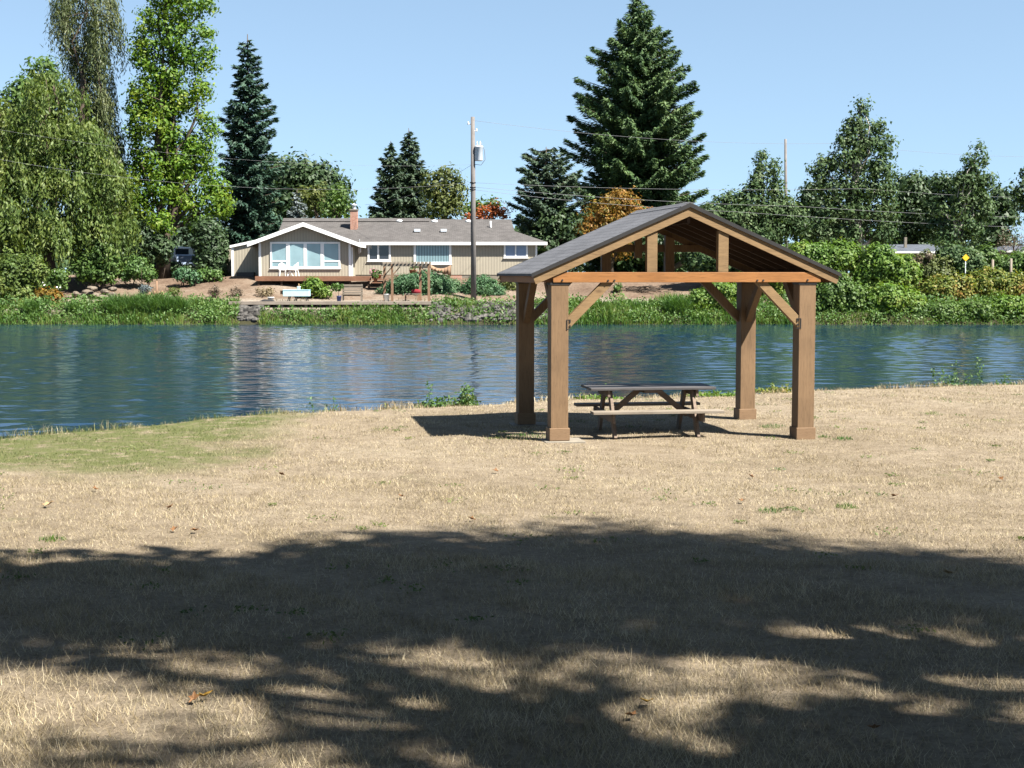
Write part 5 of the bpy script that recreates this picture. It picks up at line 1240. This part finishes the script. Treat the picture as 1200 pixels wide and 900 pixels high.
for u, v, ru, rv, lb in ((145, 370, 22, 13, 'dark green arching sedge clump in the middle of the left bank'), (178, 368, 20, 14, 'second arching sedge clump right of the largest one'), (36, 374, 11, 9, 'small dark sedge clump near the left edge'), (84, 350 + 12, 6, 8, 'small dark sedge clump between the left edge and the largest one'), (205, 370, 14, 12, 'rust tinged sedge clump nearest the dock'), (795, 364, 16, 12, 'dark sedge clump seen through the shelter')):
    Y = 91.9; k = Y / F; p = far_pt(u, Y)
    n = int(ru * 60)
    a = RNG.random(n) * 2 * PI; r = np.sqrt(RNG.random(n)) * ru * k * .9
    P = np.stack([p.x + r * np.cos(a), p.y + .5 * r * np.sin(a), np.zeros(n)], 1); P[:, 2] = far_z(P[:, 0], P[:, 1]) - .03
    o = blades_mesh('sedge_clump', P, rv * k * 1.7 * (.6 + .6 * RNG.random(n)), .05, .25 + .6 * RNG.random(n), M['sedge'], None, p, True); o.location = p
    tag(o, lb, 'sedge', 'sedge clumps along the far waterline')
# wooden stakes
SK = thing('stake_edging', 'cluster of reddish wooden stakes of uneven height on the left bank', 'stakes', far_pt(183, 95.6)); so_ = Vector(SK.location)
for u, v in ((172.5, 344), (175.5, 342.5), (178.5, 343), (181, 341), (183.2, 329), (186, 341.5), (189, 340.5), (191.5, 342)):
    y = 95.6 + random.uniform(-.12, .12); x = X_at(u, y)
    MB().tube([(x, y, so_.z - .3), (x + random.uniform(-.03, .03), y, Z_at(v, y))], .065, 8).build('stake', M['wood_cedar'], SK, so_)
# rocks of the dry stone pile
def rock(name, c, r, mat, label, group):
    b = MB(); V = []; n = 10; rings = [-.9, -.5, 0, .5, .9]
    ph = [random.uniform(0, 9) for _ in range(4)]
    for z in rings:
        for k in range(n):
            t = 2 * PI * k / n; q = math.sqrt(1 - z * z) * (1 + .22 * math.sin(2 * t + ph[0] + z) + .14 * math.sin(3 * t + ph[1] - 2 * z) + random.uniform(-.08, .08)); V.append((r[0] * q * math.cos(t), r[1] * q * math.sin(t), r[2] * z))
    Fs = [(i * n + k, i * n + (k + 1) % n, (i + 1) * n + (k + 1) % n, (i + 1) * n + k) for i in range(4) for k in range(n)] + [list(range(n))[::-1], [4 * n + k for k in range(n)]]
    o = b.add(V, Fs).build(name, M[mat]); o.location = c; o.rotation_euler = (random.uniform(-.2, .2), random.uniform(-.25, .25), random.random() * 6)
    return tag(o, label, 'rock', group)
for i, (u, v, ru, rv) in enumerate(((88, 344, 8, 4), (103, 342, 7, 4), (112, 345, 9, 3), (122, 341, 9, 4), (131, 345, 6, 4), (108, 337, 7, 3), (97, 348, 8, 3), (118, 349, 9, 3), (132, 338, 5, 3), (80, 348, 5, 3))):
    Y = 96.3 + random.uniform(-.3, .5); k = Y / F; c = far_pt(u, Y); c.z = max(c.z + rv * k * .4, Z_at(v, Y) - .05)
    rock('garden_rock', c, (ru * k * .85, .3, rv * k * .95), 'stone_tan', 'tan stone in the low rock pile on the bank left of the stakes', 'stones of the low rock pile')
# riprap: grey stones under the dock and along the waterline before the shelter
b = MB()
def riprap(u0, u1, n, y0=91.0, y1=94.2):
    for _ in range(n):
        y = random.uniform(y0, y1); x = X_at(random.uniform(u0, u1), y); z = float(far_z(x, y)); r = random.uniform(.06, .15) if random.random() < .7 else random.uniform(.15, .30)
        V = []
        for a, bb in ((0, 0),): pass
        m = 7; rings = (-.7, 0, .75); ph = random.random() * 6
        for zz in rings:
            for k in range(m):
                t = 2 * PI * k / m; q = r * math.sqrt(1 - zz * zz * .8) * random.uniform(.75, 1.15); V.append((x + q * math.cos(t + ph) * 1.15, y + q * math.sin(t + ph), z + .05 + r * .75 * zz))
        b.add(V, [(i * m + k, i * m + (k + 1) % m, (i + 1) * m + (k + 1) % m, (i + 1) * m + k) for i in range(2) for k in range(m)] + [[2 * m + k for k in range(m)]])
riprap(279, 306, 260); riprap(505, 640, 700, 91.0, 94.4)
o = b.build('riprap', M['stone']); tag(o, 'loose grey stones along the waterline under the dock and beside the utility pole', 'stones', kind='stuff')
# log lying at the edge of the lawn in front of the pole
# far houses
def far_house(name, label, Y, u0, u1, v_e, v_r, mat, trim=True):
    x0, x1 = X_at(u0, Y), X_at(u1, Y); ze, zr = Z_at(v_e, Y), Z_at(v_r, Y); o0 = Vector(((x0 + x1) / 2, Y, 2.2))
    h = thing(name, label, 'house', o0)
    MB().span(x0 + .5, x1 - .5, Y, Y + 8, 2.0, ze).build('wall', M['siding'], h, o0)
    d = (x1 - x0) * .22
    V = [(x0, Y - .6, ze), (x1, Y - .6, ze), (x1, Y + 8.6, ze), (x0, Y + 8.6, ze), (x0 + d, Y + 4, zr), (x1 - d, Y + 4, zr)]
    r = MB().add(V, [(0, 1, 5, 4), (1, 2, 5), (2, 3, 4, 5), (3, 0, 4), (3, 2, 1, 0)]).build('roof', M[mat], h, o0)
    MB().span(x0, x1, Y - .68, Y - .61, ze - .14, ze + .02).build('gutter', M['white_paint'], r, o0)
    f = MB().span(x0 + 2.0, x0 + 3.6, Y - .05, Y + .02, ze - 1.9, ze - .7).build('window', M['white_paint'], h, o0)
    MB().span(x0 + 2.1, x0 + 3.5, Y - .07, Y - .052, ze - 1.8, ze - .8).build('pane', M['pane_dark'], f, o0)
    return h, o0, r
h, o0, r = far_house('far_house', 'low house with a blue grey roof and white eaves behind the right hand bushes', 140, 1022, 1128, 295, 285.5, 'shingle_blue')
p = px(1061, 290, 142); MB().span(p.x - .12, p.x + .12, 141.9, 142.2, p.z - .6, p.z + 1.0).build('chimney', M['concrete'], r, o0)
far_house('far_house', 'dark roofed house half hidden at the right edge behind the fence posts', 135, 1176, 1250, 294, 287, 'shingle_blue')
# yellow marker on a thin post
p = px(1131.5, 302, 97.4); g = far_pt(1131.5, 97.4)
ms = thing('marker_sign', 'small yellow marker on a thin pale post among the bushes at right', 'sign', g)
MB().tube([g - Vector((0, 0, .3)), (p.x, p.y, p.z - .1)], .03, 8).build('post', M['grey_metal'], ms, g)
q = .24; MB().prism([(p.x, p.z - q), (p.x + q, p.z), (p.x, p.z + q), (p.x - q, p.z)], 97.33, 97.36, 'y').build('plate', M['yellow_paint'], ms, g)
for u, v, lb in ((1163, 304, 'left wooden fence post among the bushes at right'), (1184.5, 303, 'right and taller wooden fence post among the bushes at right')):
    y = 98.6; g = far_pt(u, y); z = Z_at(v, y)
    o = MB().tube([g - Vector((0, 0, .3)), (g.x, g.y, z)], [.10, .085], 8).build('fence_post', M['wood_grey'], None, g); tag(o, lb, 'fence post', 'wooden fence posts at right')
# parked vehicles and the low dark hedge behind the left garden
def vehicle(name, label, cat, u, Y, w, h, d, mat, van=False, rz=0.0):
    g = far_pt(u, Y); v = thing(name, label, cat, g, rz)
    if van: prof = [(-d / 2, .35), (d / 2, .35), (d / 2, h * .95), (-d / 2 + .5, h), (-d / 2 + .05, h * .62), (-d / 2, h * .5)]
    else: prof = [(-d / 2, .3), (d / 2, .3), (d / 2, h * .62), (d / 2 - .6, h * .66), (d / 2 - 1.2, h), (-d / 2 + 1.7, h), (-d / 2 + 1.0, h * .62), (-d / 2, h * .52)]
    MB().prism(prof, -w / 2, w / 2, 'x').build('body', M[mat], v, bevel=.05)
    ws = [(-d / 2 + .12, h * .64), (-d / 2 + .48, h * .93)] if van else [(-d / 2 + 1.06, h * .64), (-d / 2 + 1.62, h * .95)]
    n_ = .03
    MB().add([(-w * .42, ws[0][0] - n_, ws[0][1]), (w * .42, ws[0][0] - n_, ws[0][1]), (w * .38, ws[1][0] - n_, ws[1][1]), (-w * .38, ws[1][0] - n_, ws[1][1])], [(0, 1, 2, 3)]).build('windshield', M['pane_dark'], v)
    for sx in (-1, 1):
        MB().span(sx * w / 2 - .005 * sx, sx * w / 2 + .012 * sx, -d * .1, d * .25, h * .66, h * .9).build('side_window', M['pane_dark'], v)
        MB().lathe((sx * w * .33, -d / 2 - .02, h * .45), [(.01, -.08), (.09, -.08), (.09, .08), (.01, .08)], 10).build('headlight', M['white_plastic'], v)
        for ty in (-d * .32, d * .32):
            t_ = MB().tube([(sx * (w / 2 - .2), ty, .33), (sx * (w / 2 + .01), ty, .33)], .33, 16).build('wheel', M['rubber'], v)
            MB().tube([(sx * (w / 2), ty, .33), (sx * (w / 2 + .02), ty, .33)], .19, 12).build('rim', M['grey_metal'], t_)
vehicle('parked_van', 'white van parked behind the trees left of the house', 'van', 200, 120, 1.9, 2.3, 4.6, 'car_white', True, -.5)
vehicle('parked_car', 'blue grey car parked behind the trees, right of the white van', 'car', 219, 118, 1.8, 1.7, 4.3, 'car_blue', False, .35)
shrub('clipped_hedge', 'low dark hedge in front of the parked vehicles', 'hedge', 107, [(190, 316, 10, 9), (205, 316, 10, 9), (220, 317, 10, 8), (178, 314, 10, 9)], 'lf_dark', .3, 4, 18, .18)

# ================================================================== the near bank: weeds and fallen leaves
def weed(u, v, rad, h, label, stalks=3, n=160, mat='lf_shrub', leafy=True, wd=.4):
    y = 4080.0 / (v - 320); p = px(u, v, y); p.z = float(lawn_z(p.x, p.y)); t = thing('weed_clump', label, 'weeds', p, 0, 'green weeds along the near bank')
    Cs = []; st = MB()
    for i in range(stalks):
        b0 = Vector((random.uniform(-rad, rad), random.uniform(-.1, .1), 0)); hh = h * random.uniform(.5, 1); tp = b0 + Vector((random.gauss(0, .06), random.gauss(0, .05), hh))
        st.tube([b0, b0.lerp(tp, .5) + Vector((.02, 0, 0)), tp], [.006, .005, .003], 5)
        m = int(hh * 90); tt = RNG.random(m); Cs.append(np.array(b0) + np.outer(tt, np.array(tp - b0)) + RNG.normal(size=(m, 3)) * (.035 + .05 * (1 - tt))[:, None])
    m = n; r = rad * np.sqrt(RNG.random(m)); a = RNG.random(m) * 2 * PI
    Cs.append(np.stack([r * np.cos(a) * 1.1, .4 * r * np.sin(a), RNG.random(m) ** 1.4 * h * .42 * (1 - .6 * (r / rad) ** 2) + .01], 1))
    Cc = np.concatenate(Cs); q = len(Cc)
    leaves('foliage', Cc, rand_dirs(q) + np.array((0, -.4, .6)), .07 * (.6 + .8 * RNG.random(q)), .035, M[mat], t, (0, 0, 0))
    st.build('stem', M[mat], t)
weed(360, 480, .18, .42, 'small weed with one leaning stalk, left of the pair on the near bank', 2, 90)
weed(382, 479, .16, .50, 'small weed with a taller upright stalk right of the leaning one', 2, 80)
weed(457, 478, .16, .16, 'low pale weed tuft between the small stalks and the large weed patch', 1, 90, 'lf_bramble_y')
weed(523, 475, .55, .55, 'large leafy weed patch on the near bank left of the shelter', 7, 650)
weed(540, 473, .35, .40, 'right end of the leafy weed patch, turning yellowish', 4, 300, 'lf_bramble_y')
weed(1122, 449, .50, .85, 'tallest weed with a thin upright stalk on the near bank at right', 6, 420)
weed(1085, 451, .30, .30, 'low spreading weed left of the tallest weed at right', 3, 160)
weed(1180, 450, .28, .26, 'low weed tuft at the right end of the near bank', 2, 120)
weed(700, 468, .45, .22, 'low green weeds on the bank behind the left end of the picnic table', 3, 260, 'lf_bramble')
weed(835, 464, .55, .20, 'low green weeds on the bank behind the right end of the picnic table', 3, 300, 'lf_bramble')
weed(912, 459, .60, .26, 'green weeds on the bank between the two right posts', 4, 320, 'lf_bramble_y')
def gtuft(u, v, rad, n, label, mat='sedge', h=.09):
    y = 4080.0 / (v - 320); p = px(u, v, y); p.z = float(lawn_z(p.x, p.y))
    tuft('grass_tuft', label, 'grass tuft', p, rad, n, h, .008, mat, 'green grass tufts in the dry lawn', .7, lawn_z)
gtuft(988, 515, .16, 130, 'green grass tuft just right of the right front post')
gtuft(965, 512, .10, 80, 'small green grass tuft touching the right front post')
gtuft(905, 501, .22, 160, 'green grass tuft between the two right posts')
gtuft(612, 514, .45, 420, 'green grass in the shade beside the left front post')
gtuft(993, 599, .12, 120, 'bright green grass tuft alone in the sunlit lawn at right', 'reeds')
gtuft(903, 601, .14, 110, 'dark low grass tuft near the shade edge, left of the bright one')
gtuft(62, 637, .12, 110, 'small olive grass tuft at the left above the shade edge', 'reeds')
# fallen leaves
def fallen_leaf(u, v, r, mat, label, group='fallen leaves on the lawn'):
    r *= .62; y = 4080.0 / (v - 320); p = px(u, v, y); p.z = float(lawn_z(p.x, p.y)) + .03
    V = [(0, 0, 0)]; m = 10
    for k in range(m):
        t = 2 * PI * k / m; q = r * (1.0 if k % 2 == 0 else .55) * random.uniform(.85, 1.15); V.append((q * math.cos(t), q * math.sin(t), .45 * q * abs(math.cos(t)) + random.uniform(0, .01)))
    o = MB().add(V, [(0, 1 + k, 1 + (k + 1) % m) for k in range(m)]).build('fallen_leaf', M[mat]); o.location = p; o.rotation_euler = (random.uniform(.1, .6), random.uniform(-.4, .4), random.random() * 6)
    md = o.modifiers.new('thick', 'SOLIDIFY'); md.thickness = .003
    tag(o, label, 'leaf', group)
lb = 'small dry brown leaf lying on the sunlit straw lawn'
for u, v in ((205, 626), (228, 627), (552, 612), (581, 556), (1172, 566), (112, 578), (200, 600), (870, 592), (880, 563), (1048, 588), (330, 560), (470, 585)):
    fallen_leaf(u, v, .07, 'leaf_brown', lb)
fallen_leaf(57, 597, .11, 'leaf_tan', 'larger pale tan leaf on the sunlit lawn at far left')
fallen_leaf(1112, 677, .10, 'leaf_tan', 'pale tan leaf standing up in the shade at right')
fallen_leaf(240, 834, .07, 'leaf_gold', 'golden leaf in the sun patch at lower left')
fallen_leaf(228, 836, .06, 'leaf_brown', 'brown leaf touching the golden one at lower left')
fallen_leaf(758, 832, .07, 'leaf_gold', 'orange leaf in the sun patch at bottom centre')
fallen_leaf(740, 846, .06, 'leaf_brown', 'brown leaf below the orange one at bottom centre')
fallen_leaf(1024, 872, .06, 'leaf_brown', 'brown leaf in the lowest sun patch at right')

# ================================================================== shade trees beside and behind the viewer, plus added sky blockers
def ground_px(u, v): y = 4080.0 / (v - 320.0); return np.array((px(u, HOR, y).x, y, 0.0))
def shade_tree(label, base, spots, dens, per, leaf, mat='lf_shade'):
    """crown lobes stand on the sun's ray above the ground they shade"""
    base = Vector(base); root = thing('shade_tree', label, 'tree', base, 0, 'shade trees beside the lawn'); LB = []
    for (u, v, r, z) in spots:
        z = z + 6.5
        g = ground_px(u, v) if v > 330 else None
        c = g + np.array(S) / S.z * z; LB.append((c, np.array((r, r, r * .55))))
    Cc, Nn = crown_cloud(LB, .55, dens, per, .25, .8)
    leaves('crown', Cc, Nn, leaf * (.7 + .6 * RNG.random(len(Cc))), leaf * .7, M[mat], root, base)
    hi = max(LB, key=lambda t: t[0][2]); trunk_mesh(base, Vector(hi[0]), .42, LB, low=.4, n_extra=2).build('trunk', M['bark'], root, base)
shade_tree('large leafy tree right of the viewer whose crown shades most of the near lawn', (8.5, 4.5, 0),
           [(330, 690, 1.45, 11), (480, 668, 1.5, 12), (620, 655, 1.6, 12), (760, 655, 1.6, 12), (900, 660, 1.6, 11.5), (1040, 675, 1.5, 11), (1160, 692, 1.35, 11), (1290, 700, 1.6, 11),
            (560, 715, 1.2, 10), (700, 715, 1.2, 10), (850, 712, 1.1, 10), (1000, 702, 1.0, 9.5), (1130, 712, .85, 9.5), (420, 725, 1.0, 10), (600, 758, .6, 9.5), (1280, 740, 1.0, 9.5), (880, 762, .4, 9.5), (700, 765, .4, 9.5)], 2.6, 26, .19)
shade_tree('second leafy tree close behind the viewer that throws the broken shade at the bottom', (5.2, 2.2, 0),
           [(180, 708, 1.35, 10), (60, 712, 1.35, 10), (-80, 730, 1.6, 10), (290, 745, 1.0, 9), (150, 745, .9, 9), (20, 755, .7, 9), (330, 805, .38, 9), (150, 818, .5, 8.5), (480, 800, .35, 9), (610, 822, .5, 8.5), (590, 870, .5, 8.5), (430, 878, .38, 8.5), (340, 870, .3, 8.5), (690, 885, .42, 8), (830, 885, .42, 8), (960, 812, .36, 8.5), (1080, 826, .4, 8.5), (1190, 822, .42, 8.5), (900, 855, .3, 8.5), (60, 892, .4, 8), (1100, 870, .22, 8), (700, 800, .3, 8.5),(560, 930, 1.0, 8), (900, 940, .9, 8), (150, 950, .9, 8)], 1.75, 20, .17)

def sky_block_tree(label, base, lobes, mat='lf_shade'):  # unseen trees added to keep sky light off the shaded lawn
    base = Vector(base); root = thing('shade_tree', label, 'tree', base, 0, 'shade trees beside the lawn')
    LB = [(np.array(c, float), np.array((r, r, r * .7))) for c, r in lobes]
    Cc, Nn = crown_cloud(LB, .9, .6, 22, .4, .8)
    leaves('crown', Cc, Nn, .45 * (.7 + .6 * RNG.random(len(Cc))), .3, M[mat], root, base)
    trunk_mesh(base, Vector(max(LB, key=lambda t: t[0][2])[0]), .4, LB, low=.4).build('trunk', M['bark'], root, base)
sky_block_tree('added unseen tree directly behind the viewer, blocking sky light', (-1, -6, 0), [((x, y, 9 + (x * 3 + y * 5) % 3), 2.6) for x in (-7, -3, 1, 5) for y in (-9, -5, -1.5)])
sky_block_tree('added unseen tree behind the viewer on the right, blocking sky light', (13, -3, 0), [((x, y, 9 + (x * 3 + y * 5) % 3), 2.6) for x in (9, 13, 17) for y in (-7, -3, 1)])
sky_block_tree('added unseen tree right of the viewer beyond the shade tree, blocking sky light', (18, 7, 0), [((x, y, 9 + (x * 3 + y * 5) % 3), 2.4) for x in (16, 19, 22) for y in (1, 4.5, 8)])
sky_block_tree('added unseen tree arching over the lawn left of the viewer, blocking sky light', (-8, 3, 0), [((x, y, 11 + (x * 3 + y * 5) % 2), 2.2) for x in (-13, -10, -7, -4.2, -1.7) for y in (0, 3, 6, 9, 11.5) if x < -3 or y < 9])
sky_block_tree('added unseen tree arching over the lawn to deepen its shade', (7, 7.5, 0), [((x, y, 11.5 + (x * 3 + y * 5) % 1), 1.7) for x, y in ((3.6, 5.6), (5.6, 5.6), (6.6, 6.2))])
